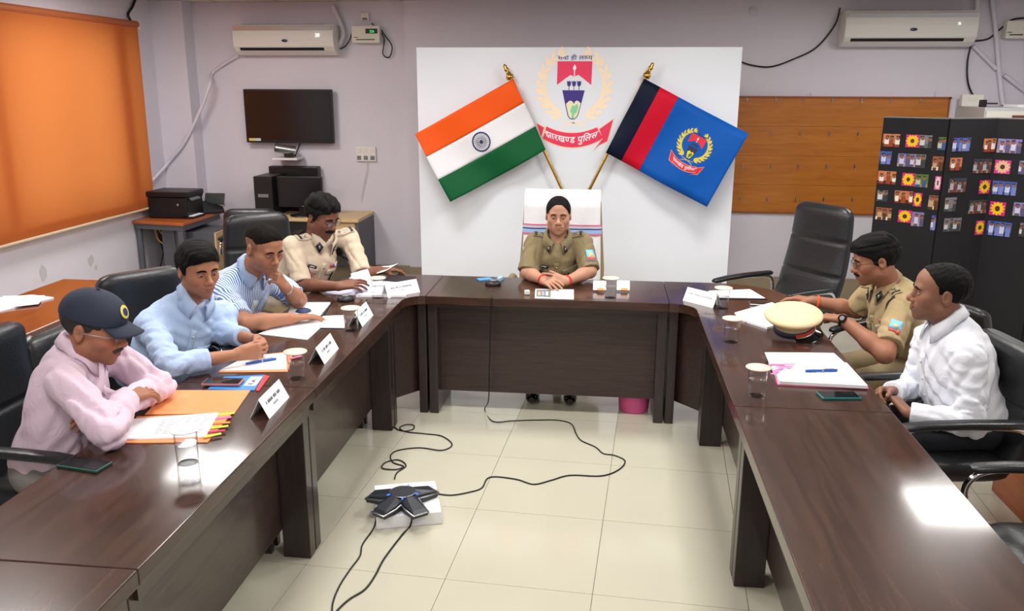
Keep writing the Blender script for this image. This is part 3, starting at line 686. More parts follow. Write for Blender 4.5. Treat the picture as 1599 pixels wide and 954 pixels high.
cable('pipe_bundle', [P_(1527, -8, WY_-.05), P_(1524, 20, WY_-.05), P_(1518, 50, WY_-.05)], .02, M_WALL, 'painted pipe bundle at the right air conditioner end', 4, 'pipe')
cable('power_cable', [at(212, -3, 0, XL+.02), at(207, 10, 0, XL+.02), at(200, 22, 0, XL+.02), at(204, 32, 0, XL+.03)], .012, M_CABLEB, 'dark cable end hanging above the blind corner')
# ceiling spots on walls
tag(MB().sphere(at(263, 26, 0, XL+.01), (.02, .03, .035)).build('wall_hook', M_WHITEP), 'small white knob on left wall near the ceiling', 'knob')
q = at(1177, 17, 1, WY_-.012); tag(MB().lathe([(.04, 0), (.04, .01), (.03, .016), (.008, .018), (.006, .03)], (q.x, WY_-.001, q.z), 16, M=Matrix.Rotation(pi/2, 4, 'X')).build('wall_rosette', M_WALL), 'small painted round rosette on wall above backdrop board', 'rosette')
# wooden board with rows of hooks
a, b = at(1150, 150, 1, WY_-.03), at(1461, 338, 1, WY_-.03); HX0, HX1, HZ0, HZ1 = a.x-.1, b.x, b.z, a.z
M_OAK = wood('hook_board_wood', (164, 96, 34), (190, 118, 46), .35, .25, 0, 2.5, 9)
hb = empty('hook_board', ((HX0+HX1)/2, WY_, HZ0), 'wide honey brown wooden wall board with rows of small hooks', 'board')
NPL = 4
for k in range(NPL):
    h = (HZ1-HZ0)/NPL; MB().box(((HX0+HX1)/2, WY_-.011, HZ0+h*(k+.5)), (HX1-HX0, .02, h-.002)).build('plank', M_OAK, hb)
MB().box(((HX0+HX1)/2, WY_-.014, HZ1-.008), (HX1-HX0+.02, .028, .018)).build('edge_strip', mat('board_edge', (140, 78, 34), .4), hb)
MB().box(((HX0+HX1)/2, WY_-.014, HZ0+.006), (HX1-HX0+.02, .028, .014)).build('edge_strip', mat('board_edge', (140, 78, 34), .4), hb)
MB().box((HX1-.006, WY_-.014, (HZ0+HZ1)/2), (.014, .028, HZ1-HZ0)).build('edge_strip', mat('board_edge', (140, 78, 34), .4), hb)
hk = None
for y, xs in ((156, (1167, 1212, 1255, 1300, 1345, 1391, 1437)), (209, (1206, 1250, 1295, 1340)), (260, (1160, 1204, 1247, 1291, 1335)), (312, (1156, 1198, 1243, 1286, 1331, 1375))):
    for x in xs:
        p = at(x, y, 1, WY_-.03)
        if hk is None:
            hk = MB().tube(spline([(0, .005, .012), (0, -.012, .01), (0, -.022, -.006), (0, -.014, -.02), (0, -.03, -.018)], 3), .0022, 6).box((0, .006, .004), (.012, .003, .03)).build('hook', M_STEEL, hb, world=False); o = hk
        else: o = hk.copy(); COL.objects.link(o)
        o.location = (p.x-hb.location.x, WY_-.03-hb.location.y, p.z-hb.location.z)
for x in (1266, 1460):
    p = at(x, 146, 1, WY_-.02); MB().tube([(p.x-.006, p.y, p.z-.03), (p.x, p.y, p.z+.02), (p.x+.006, p.y, p.z-.03)], .002, 6).build('hanger', M_STEEL, hb)
# steel cabinet at the right with a bookshelf front, things on top
a, b = at(1513, 168, 1, 7.95), at(1540, 168, 1, 7.5); CZ = at(1540, 168, 1, 7.5).z
cb_ = empty('steel_cabinet', (b.x+.45, 7.8, 0), 'pale steel cabinet behind the black photo screens at the right', 'cabinet')
MB().box((b.x+.5, 7.82, CZ/2), (1., .6, CZ)).build('body', mat('cabinet_grey', (190, 192, 192), .4), cb_, bevel=.004)
for k in range(2): 
    d = MB().box((b.x+.25+.5*k, 7.51, CZ/2+.02), (.48, .02, CZ-.1)).build('door', mat('cabinet_cream', (222, 220, 208), .4), cb_, bevel=.003)
    MB().box((b.x+.44+.12*k, 7.495, CZ*.55), (.02, .02, .14)).build('handle', M_STEEL, d)
MB().box((b.x+.31, 7.497, CZ-.09), (.2, .006, .06)).build('label_plate', mat('label_brown', (110, 60, 44), .5), cb_)
MB().box((b.x+.6, 7.49, CZ-.15), (.8, .012, .06)).build('dark_band', mat('cabinet_band', (96, 42, 34), .5), cb_)
for k in range(3): MB().box((b.x-.003, 7.62+.13*k, CZ-.12), (.006, .06, .035)).build('vent', M_GREYP, cb_)
rt = empty('wifi_router', (b.x+.82, 7.75, CZ), 'black router with antenna on the steel cabinet', 'router')
MB().box((b.x+.82, 7.75, CZ+.018), (.24, .16, .034)).build('housing', M_BLACK, rt, bevel=.006); MB().cyl((b.x+.78, 7.8, CZ+.03), (b.x+.76, 7.8, CZ+.2), .008).build('antenna', M_BLACK, rt)
pb = empty('power_plug', (b.x-.02+.06, 7.7, CZ), 'black plug block with lead on the cabinet corner', 'plug'); MB().box((b.x+.05, 7.7, CZ+.03), (.05, .05, .06)).build('block', M_BLACK, pb, bevel=.008); MB().tube([(b.x+.06, 7.7, CZ+.03), (b.x+.16, 7.68, CZ+.03)], .006).build('lead', M_CABLEB, pb)
bxs = empty('switch_box', (b.x+.06, 8.0, CZ), 'white plastic switch box standing on the cabinet', 'box'); MB().box((b.x+.08, 8.02, CZ+.05), (.18, .07, .1)).build('casing', M_WHITEP, bxs, bevel=.004); MB().box((b.x+.08, 7.983, CZ+.06), (.08, .004, .03)).build('face_plate', M_OFFW, bxs)
tag(MB().box((b.x+.42, 7.72, CZ+.012), (.3, .2, .022), rz=.15).build('paper_bundle', M_PAPER), 'bundle of white papers on the steel cabinet', 'papers')
# folding photo screen: four black panels, photographs on them
M_SCR = mat('black_felt', (24, 24, 27), .85, bump=.1, bscale=300)
scr_pts = [(at(1380, 184, 1, 6.62).x, 6.62), (at(1483, 187, 1, 6.38).x, 6.38), (at(1559, 190, 1, 6.55).x, 6.55), (at(1650, 192, 1, 6.3).x, 6.3), (at(1720, 192, 1, 6.5).x, 6.5)]
SZ = at(1380, 183, 1, 6.62).z
fs = empty('folding_screen', (scr_pts[1][0], 6.45, 0), 'black folding display screen covered with small photographs at the right', 'screen')
spans = []
for k in range(4):
    (xa, ya), (xb, yb) = scr_pts[k], scr_pts[k+1]; d = Vector((xb-xa, yb-ya, 0)); L = d.length; an = atan2(d.y, d.x); m = ((xa+xb)/2, (ya+yb)/2)
    p = MB().box((m[0], m[1], SZ/2+.02), (L-.006, .02, SZ-.04), rz=an).build('screen_panel', M_SCR, fs, bevel=.002); spans.append((k, p))
    MB().box((m[0], m[1], SZ+.002), (L-.006, .022, .008), rz=an).build('top_edge', M_GREYP, p)
M_PH = attr_mat('photo_print', .35)
# photo rectangles in photo pixels: x0, y0, x1, y1, kind
ROW = [(1379, 209, 1406, 229, 'w'), (1415, 210, 1436, 230, 'f'), (1436, 211, 1456, 231, 'g'), (1465, 214, 1478, 234, 'n'), (1481, 215, 1518, 236, 'b'), (1530, 216, 1556, 237, 'w'), (1558, 217, 1596, 239, 'v'),
 (1374, 236, 1393, 256, 'b'), (1402, 240, 1431, 260, 'v'), (1431, 241, 1446, 262, 'g'), (1454, 244, 1476, 266, 'k'), (1478, 246, 1503, 266, 'w'), (1513, 248, 1551, 270, 'd'), (1554, 250, 1579, 271, 'p'), (1592, 251, 1603, 272, 'v'),
 (1371, 267, 1400, 287, 'w'), (1409, 270, 1429, 290, 'f'), (1429, 272, 1450, 292, 'n'), (1457, 275, 1473, 296, 'r'), (1475, 278, 1511, 300, 'd'), (1523, 281, 1548, 302, 'f'), (1550, 283, 1588, 304, 'b'),
 (1370, 297, 1387, 314, 'g'), (1397, 298, 1426, 317, 'w'), (1427, 301, 1440, 322, 'f'), (1448, 305, 1468, 327, 'k'), (1470, 308, 1494, 330, 'g'), (1506, 312, 1543, 333, 'd'), (1546, 315, 1571, 336, 'f'), (1583, 316, 1603, 337, 'v'),
 (1368, 324, 1393, 343, 'k'), (1403, 328, 1424, 347, 'f'), (1424, 331, 1443, 353, 'v'), (1450, 336, 1466, 359, 'b'), (1467, 340, 1503, 361, 'g'), (1515, 344, 1541, 366, 'f'), (1542, 346, 1580, 368, 'b'), (1593, 348, 1603, 369, 'g')]
def on_panel(px, py):
    """hit of the photo ray with the screen's folded face"""
    d = FW+RT*(px-799.5)/F_PX-UP*(py-477)/F_PX
    for k in range(4):
        (xa, ya), (xb, yb) = scr_pts[k], scr_pts[k+1]; n = A_(-(yb-ya), xb-xa); t = (n[0]*(xa-CAM[0])+n[1]*(ya-CAM[1]))/(n[0]*d[0]+n[1]*d[1]); p = CAM+d*t
        if min(xa, xb)-1e-6 <= p[0] <= max(xa, xb)+1e-6: return k, Vector(p)
    return None, None
A_ = lambda *v: np.array(v, float)
PALS = dict(w=[(196, 120, 80), (232, 228, 222), (150, 70, 40), (90, 40, 30)], g=[(120, 122, 124), (206, 206, 206), (60, 62, 66), (90, 96, 90)], n=[(80, 120, 50), (190, 190, 170), (60, 90, 140), (150, 130, 60)], b=[(70, 92, 170), (196, 204, 226), (120, 130, 190), (40, 50, 100)], v=[(130, 120, 170), (206, 200, 220), (90, 84, 120), (170, 150, 150)], k=[(150, 90, 60), (190, 160, 120), (90, 60, 40), (226, 220, 210)], d=[(60, 64, 76), (176, 176, 186), (110, 60, 60), (150, 140, 120)])
def photo(idx, r):
    x0, y0, x1, y1, kd = r; k, c = on_panel(min((x0+x1)/2, 1640), (y0+y1)/2)
    (xa, ya), (xb, yb) = scr_pts[k], scr_pts[k+1]; d = Vector((xb-xa, yb-ya, 0)).normalized(); n = Vector((d.y, -d.x, 0))
    w = (at(x1, y0, 1, c.y)-at(x0, y0, 1, c.y)).length*.97; h = at(x0, y0, 1, c.y).z-at(x0, y1, 1, c.y).z
    w = min(w, 2*min((c-Vector((xa, ya, c.z))).length, (c-Vector((xb, yb, c.z))).length)-.004) if True else w
    c = c+n*.0125; pan = [p for q, p in spans if q == k][0]; nx, ny = max(8, int(w/.006)), max(6, int(h/.006)); rg = np.random.default_rng(idx)
    C = np.zeros((ny, nx, 3))
    if kd in 'fpr':
        bg_ = dict(f=(206, 40, 120), p=(206, 60, 130), r=(206, 90, 150))[kd]; pt = dict(f=(240, 196, 30), p=(226, 180, 150), r=(230, 200, 200))[kd]
        for j in range(ny):
            for i in range(nx):
                u, v = (i+.5)/nx*2-1, (j+.5)/ny*2-1; rr = sqrt(u*u+v*v); a_ = atan2(v, u); C[j, i] = bg_ if rr > .72+.24*abs(cos(a_*6)) else pt
                if rr < .34: C[j, i] = (60, 34, 24)
                if rr < .16: C[j, i] = (96, 60, 40)
    else:
        pal = PALS[kd]; C[:] = pal[0]; C[int(ny*.75):] = pal[3]; C += rg.normal(0, 14, C.shape)
        for m_ in range(max(2, nx//6)):
            cx = (m_+.5+rg.uniform(-.2, .2))*nx/max(2, nx//6); hh = rg.uniform(.2, .38)*ny
            for j in range(ny):
                for i in range(nx):
                    if (i-cx)**2/4+(j-hh)**2/4 < 1: C[j, i] = (140, 96, 74)
                    elif j > hh+1 and abs(i-cx) < 2.4: C[j, i] = pal[1+(m_ % 2)] if j < ny*.8 else pal[2]
                    elif hh-3 < j < hh-1.2 and abs(i-cx) < 2: C[j, i] = (40, 34, 34)
    C = np.clip(C, 0, 255); b = MB(); fc = []
    for j in range(ny+1):
        for i in range(nx+1): b.v.append(tuple(c+d*(w*(i/nx-.5))+Vector((0, 0, h*(.5-j/ny)))))
    b.f = [(j*(nx+1)+i, (j+1)*(nx+1)+i, (j+1)*(nx+1)+i+1, j*(nx+1)+i+1) for j in range(ny) for i in range(nx)]; b.m = [0]*len(b.f); b.sm = [False]*len(b.f)
    o = b.build('photograph', M_PH, pan); a = o.data.color_attributes.new('Col', 'FLOAT_COLOR', 'CORNER')
    a.data.foreach_set('color', np.repeat(np.array([srgb(*q) for q in C.reshape(-1, 3)]), 4, 0).astype(np.float32).ravel())
for i, r in enumerate(ROW):
    if on_panel(min((r[0]+r[2])/2, 1640), r[1])[0] is not None: photo(i, r)
# ------------------------------------------------------------------ corner desks and what stands on them
M_DTOP = wood('desk_orange_wood', (168, 88, 42), (190, 106, 54), .3, .2, 0); M_DGREY = mat('desk_grey', (88, 90, 98), .5); M_DBEIGE = wood('desk_beige', (202, 172, 124), (216, 188, 142), .45, 0, 0)
d1 = empty('corner_desk', (-4.0, 7.6, 0), 'orange topped desk with grey frame under the printer in the corner', 'desk')
DZ = .745
MB().prism([(-4.34, 7.3), (-3.80, 7.2), (-3.80, 7.98), (-4.34, 7.98)], DZ-.028, DZ).build('desktop', M_DTOP, d1, bevel=.004)
MB().prism([(-4.33, 7.315), (-3.81, 7.215), (-3.81, 7.97), (-4.33, 7.97)], DZ-.075, DZ-.03).build('frame', M_DGREY, d1)
MB().box((-4.30, 7.34, (DZ-.075)/2), (.035, .035, DZ-.08)).build('leg', M_DGREY, d1)
MB().box((-3.84, 7.24, (DZ-.075)/2), (.05, .05, DZ-.08)).build('leg', M_DGREY, d1)
MB().box((-3.95, 7.62, (DZ-.075)/2), (.02, .66, DZ-.08)).build('side_panel', M_DGREY, d1)
MB().box((-3.98, 7.32, (DZ-.075)/2), (.2, .02, DZ-.08), rz=-.18).build('end_panel', M_DGREY, d1)
pd = empty('drawer_pedestal', (-3.7, 7.62, 0), 'light wood drawer pedestal beside the orange topped desk', 'drawers')
MB().box((-3.77, 7.62, .32), (.3, .4, .62)).build('carcass', M_DGREY, pd)
for k in range(3):
    d = MB().box((-3.612, 7.62, .115+.205*k), (.018, .4, .2)).build('drawer', M_DBEIGE, pd, bevel=.002)
    MB().tube(spline([(-3.603, 7.57, .15+.205*k), (-3.585, 7.58, .152+.205*k), (-3.585, 7.66, .152+.205*k), (-3.603, 7.67, .15+.205*k)], 4), .005, 6).build('handle', M_STEEL, d)
d2 = empty('computer_desk', (-2.85, 7.9, 0), 'beige topped desk with grey end panel under the monitor', 'desk')
MB().box((-2.84, 7.9, DZ-.015), (1.08, .56, .03)).build('desktop', M_DBEIGE, d2, bevel=.003)
MB().box((-2.315, 7.9, (DZ-.03)/2), (.025, .54, DZ-.032)).build('end_panel', M_DGREY, d2); MB().box((-3.36, 7.9, (DZ-.03)/2), (.025, .54, DZ-.032)).build('end_panel', M_DGREY, d2)
MB().box((-2.8, 8.1, .45), (.93, .02, .5)).build('modesty_panel', M_DGREY, d2); MB().box((-2.45, 7.66, DZ-.09), (.22, .02, .1)).build('drawer', M_DBEIGE, d2)
# printer
pr = empty('printer', (-4.06, 7.6, DZ), 'black multifunction printer on the orange topped corner desk', 'printer')
MB().box((-4.06, 7.6, DZ+.1), (.38, .32, .19), rz=.0).build('body', M_BLACK, pr, bevel=.008); MB().box((-4.06, 7.6, DZ+.225), (.41, .34, .05)).build('scanner_lid', M_BLACK, pr, bevel=.012)
MB().box((-3.87, 7.58, DZ+.185), (.07, .16, .012), M=Matrix.Rotation(.45, 4, 'Y')).build('control_panel', M_GREYP, pr); MB().box((-3.87, 7.56, DZ+.012), (.1, .24, .02)).build('output_tray', M_BLACK, pr)
MB().box((-3.87, 7.56, DZ+.025), (.09, .2, .006)).build('paper', M_PAPER, pr); MB().sphere((-3.96, 7.437, DZ+.13), (.012, .003, .012)).build('badge', M_STEEL, pr)
# desk phone
ph = empty('desk_phone', (-3.86, 7.86, DZ), 'dark desk telephone with tilted display beside the printer', 'telephone')
MB().prism([(-.09, 0), (.09, 0), (.09, .03), (-.09, .11)], -.1, .1, M=Matrix.Translation((-3.84, 7.87, DZ)) @ Matrix.Rotation(-.9, 4, 'Z') @ Matrix.Rotation(pi/2, 4, 'X')).build('base', M_BLACK, ph, bevel=.004)
MB().box((-3.83, 7.93, DZ+.13), (.2, .015, .11), M=Matrix.Rotation(-.35, 4, 'X')).build('display', mat('phone_screen', (62, 68, 68), .25), ph, bevel=.004); MB().box((-3.83, 7.92, DZ+.07), (.2, .012, .03), M=Matrix.Rotation(-.35, 4, 'X')).build('key_strip', M_GREYP, ph)
MB().tube(spline([(-3.93, 7.84, DZ+.05), (-3.95, 7.87, DZ+.12), (-3.96, 7.9, DZ+.18)], 4), [.024]*2+[.018]*5+[.024]*2, 10).build('handset', M_BLACK, ph)
# cables hanging below the corner desk
cable('cable_bundle', [(-4.2, 7.5, .68), (-4.18, 7.5, .5), (-4.14, 7.5, .36), (-4.1, 7.5, .48), (-4.08, 7.5, .68)], .02, M_CABLEB, 'thick black cable loop hanging under the corner desk')
cable('cable_bundle', [(-4.22, 7.46, .67), (-4.2, 7.46, .55), (-4.13, 7.46, .5), (-4.09, 7.46, .57), (-4.15, 7.46, .6), (-4.2, 7.46, .67)], .007, mat('yellow_cable', (206, 170, 50), .5), 'yellow cable loops hanging under the corner desk')
cable('power_cable', [(-4.14, 7.47, .5), (-4.2, 7.47, .3), (-4.26, 7.47, .2), (-4.28, 7.47, .16)], .006, M_CABLEB, 'black lead ending near the desk leg')
# computer tower, monitor, box behind, camera and its shelf
tw_ = empty('computer_tower', (-3.225, 7.85, DZ), 'black computer tower left of the monitor', 'computer')
a, b = at(399, 272, 1, 7.7), at(424, 300, 1, 7.7)
MB().box((-3.225, 7.86, DZ+.19), (.18, .36, .38)).build('case', M_BLACK, tw_, bevel=.005); MB().box((-3.225, 7.677, DZ+.2), (.1, .006, .03)).build('drive_slot', M_GREYP, tw_)
mo = empty('monitor', (-2.9, 7.78, DZ), 'black desktop monitor in front of the wall below the camera', 'monitor')
MB().box((-2.9, 7.78, DZ+.23), (.44, .04, .29)).build('housing', M_BLACK, mo, bevel=.006); MB().box((-2.9, 7.758, DZ+.235), (.41, .004, .25)).build('screen', mat('monitor_screen', (24, 22, 22), .25), mo)
MB().box((-2.9, 7.8, DZ+.06), (.05, .03, .1)).build('neck', M_BLACK, mo); MB().lathe([(.11, 0), (.11, .01), (.03, .02)], (-2.9, 7.79, DZ), 20).build('foot', M_BLACK, mo); MB().box((-2.87, 7.757, DZ+.095), (.03, .003, .008)).build('badge', M_STEEL, mo)
bo = empty('codec_unit', (-3.07, 8.12, DZ), 'long black video unit standing behind the monitor', 'video unit')
MB().box((-3.07, 8.12, DZ+.22), (.5, .1, .44)).build('housing', M_BLACK, bo, bevel=.01); MB().box((-3.23, 8.068, DZ+.36), (.06, .004, .02)).build('badge', M_GREYP, bo)
a = at(447, 246, 1, YB-.18)
sh = empty('camera_shelf', (a.x, YB-.1, a.z), 'slim white wall shelf hung under the television', 'shelf'); MB().box((a.x, YB-.13, a.z-.012), (.25, .2, .02)).build('board', M_WHITEP, sh, bevel=.003)
MB().cyl((a.x+.02, YB-.02, a.z-.02), (a.x+.1, YB-.02, a.z+.15), .006, n=8).build('strut', M_BLACK, sh); MB().cyl((a.x-.02, YB-.02, a.z-.02), (a.x-.17, YB-.02, a.z+.15), .006, n=8).build('strut', M_BLACK, sh)
vc = empty('conference_camera', (a.x-.01, YB-.15, a.z), 'silver conference camera on the slim shelf below the television', 'camera'); MB().box((a.x+.02, YB-.14, a.z+.025), (.09, .07, .05)).build('base', M_BLACK, vc, bevel=.008)
MB().cyl((a.x-.1, YB-.2, a.z+.095), (a.x+.07, YB-.12, a.z+.06), .045, n=20).build('barrel', M_STEEL, vc); MB().cyl((a.x-.104, YB-.202, a.z+.096), (a.x-.099, YB-.2, a.z+.095), .032, n=20).build('lens', M_BLACKG, vc)
# ------------------------------------------------------------------ people: smooth distance fields meshed into one continuous surface
A3 = lambda v: np.array(v, float)
def nrm(v): v = A3(v); return v/(np.linalg.norm(v)+1e-12)
class Field:
    def __init__(s, lo, hi, h, fine=()):
        s.ax = []
        for k in range(3):
            x = lo[k]; out = [x]
            while x < hi[k]:
                st = h
                for a, b, hf in fine:
                    if a[k]-.004 <= x <= b[k]: st = min(st, hf)
                x += st; out.append(x)
            s.ax.append(np.array(out))
        s.D = np.full([len(a) for a in s.ax], 1., np.float32)
    def sub(s, lo, hi, m):
        sl = []
        for k in range(3):
            i0 = max(0, np.searchsorted(s.ax[k], lo[k]-m)-1); i1 = min(len(s.ax[k]), np.searchsorted(s.ax[k], hi[k]+m)+1)
            if i1-i0 < 2: return None
            sl.append(slice(i0, i1))
        X = s.ax[0][sl[0]].astype(np.float32)[:, None, None]; Y = s.ax[1][sl[1]].astype(np.float32)[None, :, None]; Z = s.ax[2][sl[2]].astype(np.float32)[None, None, :]
        return tuple(sl), X, Y, Z
    def apply(s, d, sl, k, op):
        a = s.D[sl]
        if op == 'add':
            if k > 0: h = np.maximum(k-np.abs(a-d), 0)/k; s.D[sl] = np.minimum(a, d)-h*h*k*.25
            else: s.D[sl] = np.minimum(a, d)
        elif op == 'cut':
            d = -d
            if k > 0: h = np.maximum(k-np.abs(a-d), 0)/k; s.D[sl] = np.maximum(a, d)+h*h*k*.25
            else: s.D[sl] = np.maximum(a, d)
    def cone(s, a, b, r1, r2=None, k=.01, op='add', cut=None, warp=None):
        r2 = r1 if r2 is None else r2; a = A3(a); b = A3(b); R = max(r1, r2)
        q = s.sub(np.minimum(a, b)-R, np.maximum(a, b)+R, k+.025)
        if q is None: return
        sl, X, Y, Z = q; d = b-a; L = d@d+1e-12
        t = np.clip(((X-a[0])*d[0]+(Y-a[1])*d[1]+(Z-a[2])*d[2])/L, 0, 1)
        D = np.sqrt((X-a[0]-t*d[0])**2+(Y-a[1]-t*d[1])**2+(Z-a[2]-t*d[2])**2)-(r1+(r2-r1)*t)
        if warp is not None: D = D+warp(X, Y, Z)
        if cut is not None:
            c, n = cut; D = np.maximum(D, (X-c[0])*n[0]+(Y-c[1])*n[1]+(Z-c[2])*n[2])
        s.apply(D.astype(np.float32), sl, k, op)
    def ell(s, c, r, M=None, k=.02, op='add', warp=None):
        c = A3(c); r = A3(r) if np.ndim(r) else A3([r]*3); R = r.max() if M is not None else r
        q = s.sub(c-R, c+R, k+.025)
        if q is None: return
        sl, X, Y, Z = q; x, y, z = X-c[0], Y-c[1], Z-c[2]
        if M is not None: x, y, z = [M[0, i]*x+M[1, i]*y+M[2, i]*z for i in range(3)]
        k0 = np.sqrt((x/r[0])**2+(y/r[1])**2+(z/r[2])**2); k1 = np.sqrt((x/r[0]**2)**2+(y/r[1]**2)**2+(z/r[2]**2)**2)+1e-9
        D = k0*(k0-1)/k1
        if warp is not None: D = D+warp(X, Y, Z)
        s.apply(D.astype(np.float32), sl, k, op)
    def half(s, c, n, op='cut', k=.0, box=None):
        """remove everything on the +n side of the plane (inside an optional box)"""
        lo, hi = box if box else ([a[0] for a in s.ax], [a[-1] for a in s.ax])
        q = s.sub(A3(lo), A3(hi), 0); sl, X, Y, Z = q; n = nrm(n)
        s.apply((-((X-c[0])*n[0]+(Y-c[1])*n[1]+(Z-c[2])*n[2])).astype(np.float32), sl, k, 'cut')
    def mesh(s):
        D = s.D; S = D < 0; nx, ny, nz = D.shape
        n_in = np.zeros((nx-1, ny-1, nz-1), np.int8)
        for i in (0, 1):
            for j in (0, 1):
                for k in (0, 1): n_in += S[i:nx-1+i, j:ny-1+j, k:nz-1+k]
        act = (n_in > 0) & (n_in < 8); idx = np.argwhere(act); ids = np.full(act.shape, -1, np.int32); ids[act] = np.arange(len(idx))
        acc = np.zeros((len(idx), 3)); cnt = np.zeros(len(idx)); cor = {}
        for c in np.ndindex(2, 2, 2):
            cor[c] = D[idx[:, 0]+c[0], idx[:, 1]+c[1], idx[:, 2]+c[2]].astype(float)
        P = lambda c: np.stack([s.ax[k][idx[:, k]+c[k]] for k in range(3)], 1)
        for c in np.ndindex(2, 2, 2):
            for k in range(3):
                if c[k]: continue
                e = list(c); e[k] = 1; e = tuple(e); a, b = cor[c], cor[e]; m = (a < 0) != (b < 0)
                t = np.where(m, a/np.where(m, a-b, 1), 0)[:, None]
                acc += np.where(m[:, None], P(c)*(1-t)+P(e)*t, 0); cnt += m
        V = acc/cnt[:, None]; F = []
        for k in range(3):
            o = [(0, 0, 0), (0, 0, 0), (0, 0, 0), (0, 0, 0)]; u, v = [(1, 2), (2, 0), (0, 1)][k]
            a = [slice(1, -1)]*3; a[k] = slice(0, -1); b = list(a); b[k] = slice(1, None)
            s0, s1 = S[tuple(a)], S[tuple(b)]
            for flip in (0, 1):
                w = np.argwhere((s0 & ~s1) if not flip else (~s0 & s1))
                if not len(w): continue
                w = w+1; w[:, k] -= 1
                def g(du, dv):
                    q = w.copy(); q[:, u] += du; q[:, v] += dv; return ids[q[:, 0], q[:, 1], q[:, 2]]
                q = np.stack([g(-1, -1), g(0, -1), g(0, 0), g(-1, 0)], 1); F.append(q if not flip else q[:, ::-1])
        return V, np.concatenate(F)
def field_mesh(name, V, F, mats, parent, cols=None, extra=None):
    me = bpy.data.meshes.new(name); me.vertices.add(len(V)); me.vertices.foreach_set('co', V.astype(np.float32).ravel())
    me.loops.add(F.size); me.loops.foreach_set('vertex_index', F.astype(np.int32).ravel())
    me.polygons.add(len(F)); me.polygons.foreach_set('loop_start', np.arange(0, F.size, 4, dtype=np.int32)); me.update(calc_edges=True); me.validate()
    if cols is not None:
        a = me.color_attributes.new('Col', 'FLOAT_COLOR', 'POINT'); a.data.foreach_set('color', np.concatenate([cols, np.ones((len(V), 1))], 1).astype(np.float32).ravel())
    if extra is not None:
        a = me.attributes.new('stripe', 'FLOAT', 'POINT'); a.data.foreach_set('value', extra.astype(np.float32))
    return link(name, me, mats, parent, smooth=True)
def waves(seed, amp, freq):
    r = np.random.default_rng(seed); K = r.normal(size=(4, 3)); K /= np.linalg.norm(K, axis=1)[:, None]; ph = r.uniform(0, 6, 4)
    def f(X, Y, Z):
        a = np.sin(freq*.5*(K[1, 0]*X+K[1, 1]*Y+K[1, 2]*Z)+ph[1])*1.6
        b = np.sin(freq*.8*(K[3, 0]*X+K[3, 1]*Y+K[3, 2]*Z)+ph[3])
        return amp*(1.1-2.2*np.abs(np.sin(freq*.5*(K[0, 0]*X+K[0, 1]*Y+K[0, 2]*Z)+ph[0]+a))+.5*np.sin(freq*1.7*(K[2, 0]*X+K[2, 1]*Y+K[2, 2]*Z)+ph[2]+a*b))
    return f
def frame(fwd, up=(0, 0, 1)):
    """columns right(+x is the person's left), forward, up"""
    f = nrm(fwd); u = A3(up); u = nrm(u-f*(u@f)); return np.stack([np.cross(f, u), f, u], 1)
M_SKIN = attr_mat('skin', .5, sss=.0, spec=.35, bump=.06, bscale=300)
M_EYEW = mat('eye_white', (196, 186, 178), .3); M_IRIS = mat('eye_iris', (30, 20, 16), .1)
def bvh_of(V, F): return BVHTree.FromPolygons([tuple(v) for v in V], [tuple(int(i) for i in f) for f in F])
def hand(Fd, W, d, n, right, curl, scale=1., thumb=(35, 25), spread=4, k=.006):
    d = nrm(d); n = A3(n); n = nrm(n-d*(n@d)); s = np.cross(d, n)*(1 if right else -1); W = A3(W); g = scale
    kn = [(.026, .088), (.009, .093), (-.009, .089), (-.026, .081)]
    ln = [(.043, .026, .021), (.047, .03, .022), (.044, .028, .021), (.034, .021, .019)]
    tips = []
    for i in range(4):
        K = W+(d*kn[i][1]+s*kn[i][0]-n*.004)*g
        Fd.cone(W+s*kn[i][0]*.55*g, K, .0165*g, .0115*g, k=.012)
        a0, a1 = curl[i] if isinstance(curl[0], (list, tuple)) else curl
        sp = radians(spread)*(1.5-i); p = K; ang = 0
        for j, (L, da) in enumerate(zip(ln[i], (a0, a1, a1*.6))):
            ang += radians(da); dr = (d*cos(sp)+s*sin(sp)); dr = dr*cos(ang)+n*sin(ang); q = p+dr*L*g
            r = (.009, .0081, .0072)[j]*g; Fd.cone(p, q, r, r*.9, k=.003 if j else .005); p = q
        tips.append((p, dr, n, s))
    b = W+(d*.022+s*.022+n*.006)*g; t1, t2 = thumb
    td = nrm(d*cos(radians(t1))+s*sin(radians(t1))+n*.35); m = b+td*.042*g; Fd.cone(b, m, .017*g, .0115*g, k=.012)
    td2 = nrm(td*cos(radians(t2))+(n*.6-s*.5+d*.3)*sin(radians(t2))); q = m+td2*.034*g; Fd.cone(m, q, .0105*g, .0095*g, k=k); Fd.cone(q, q+td2*.022*g, .0095*g, .008*g, k=k)
    return tips
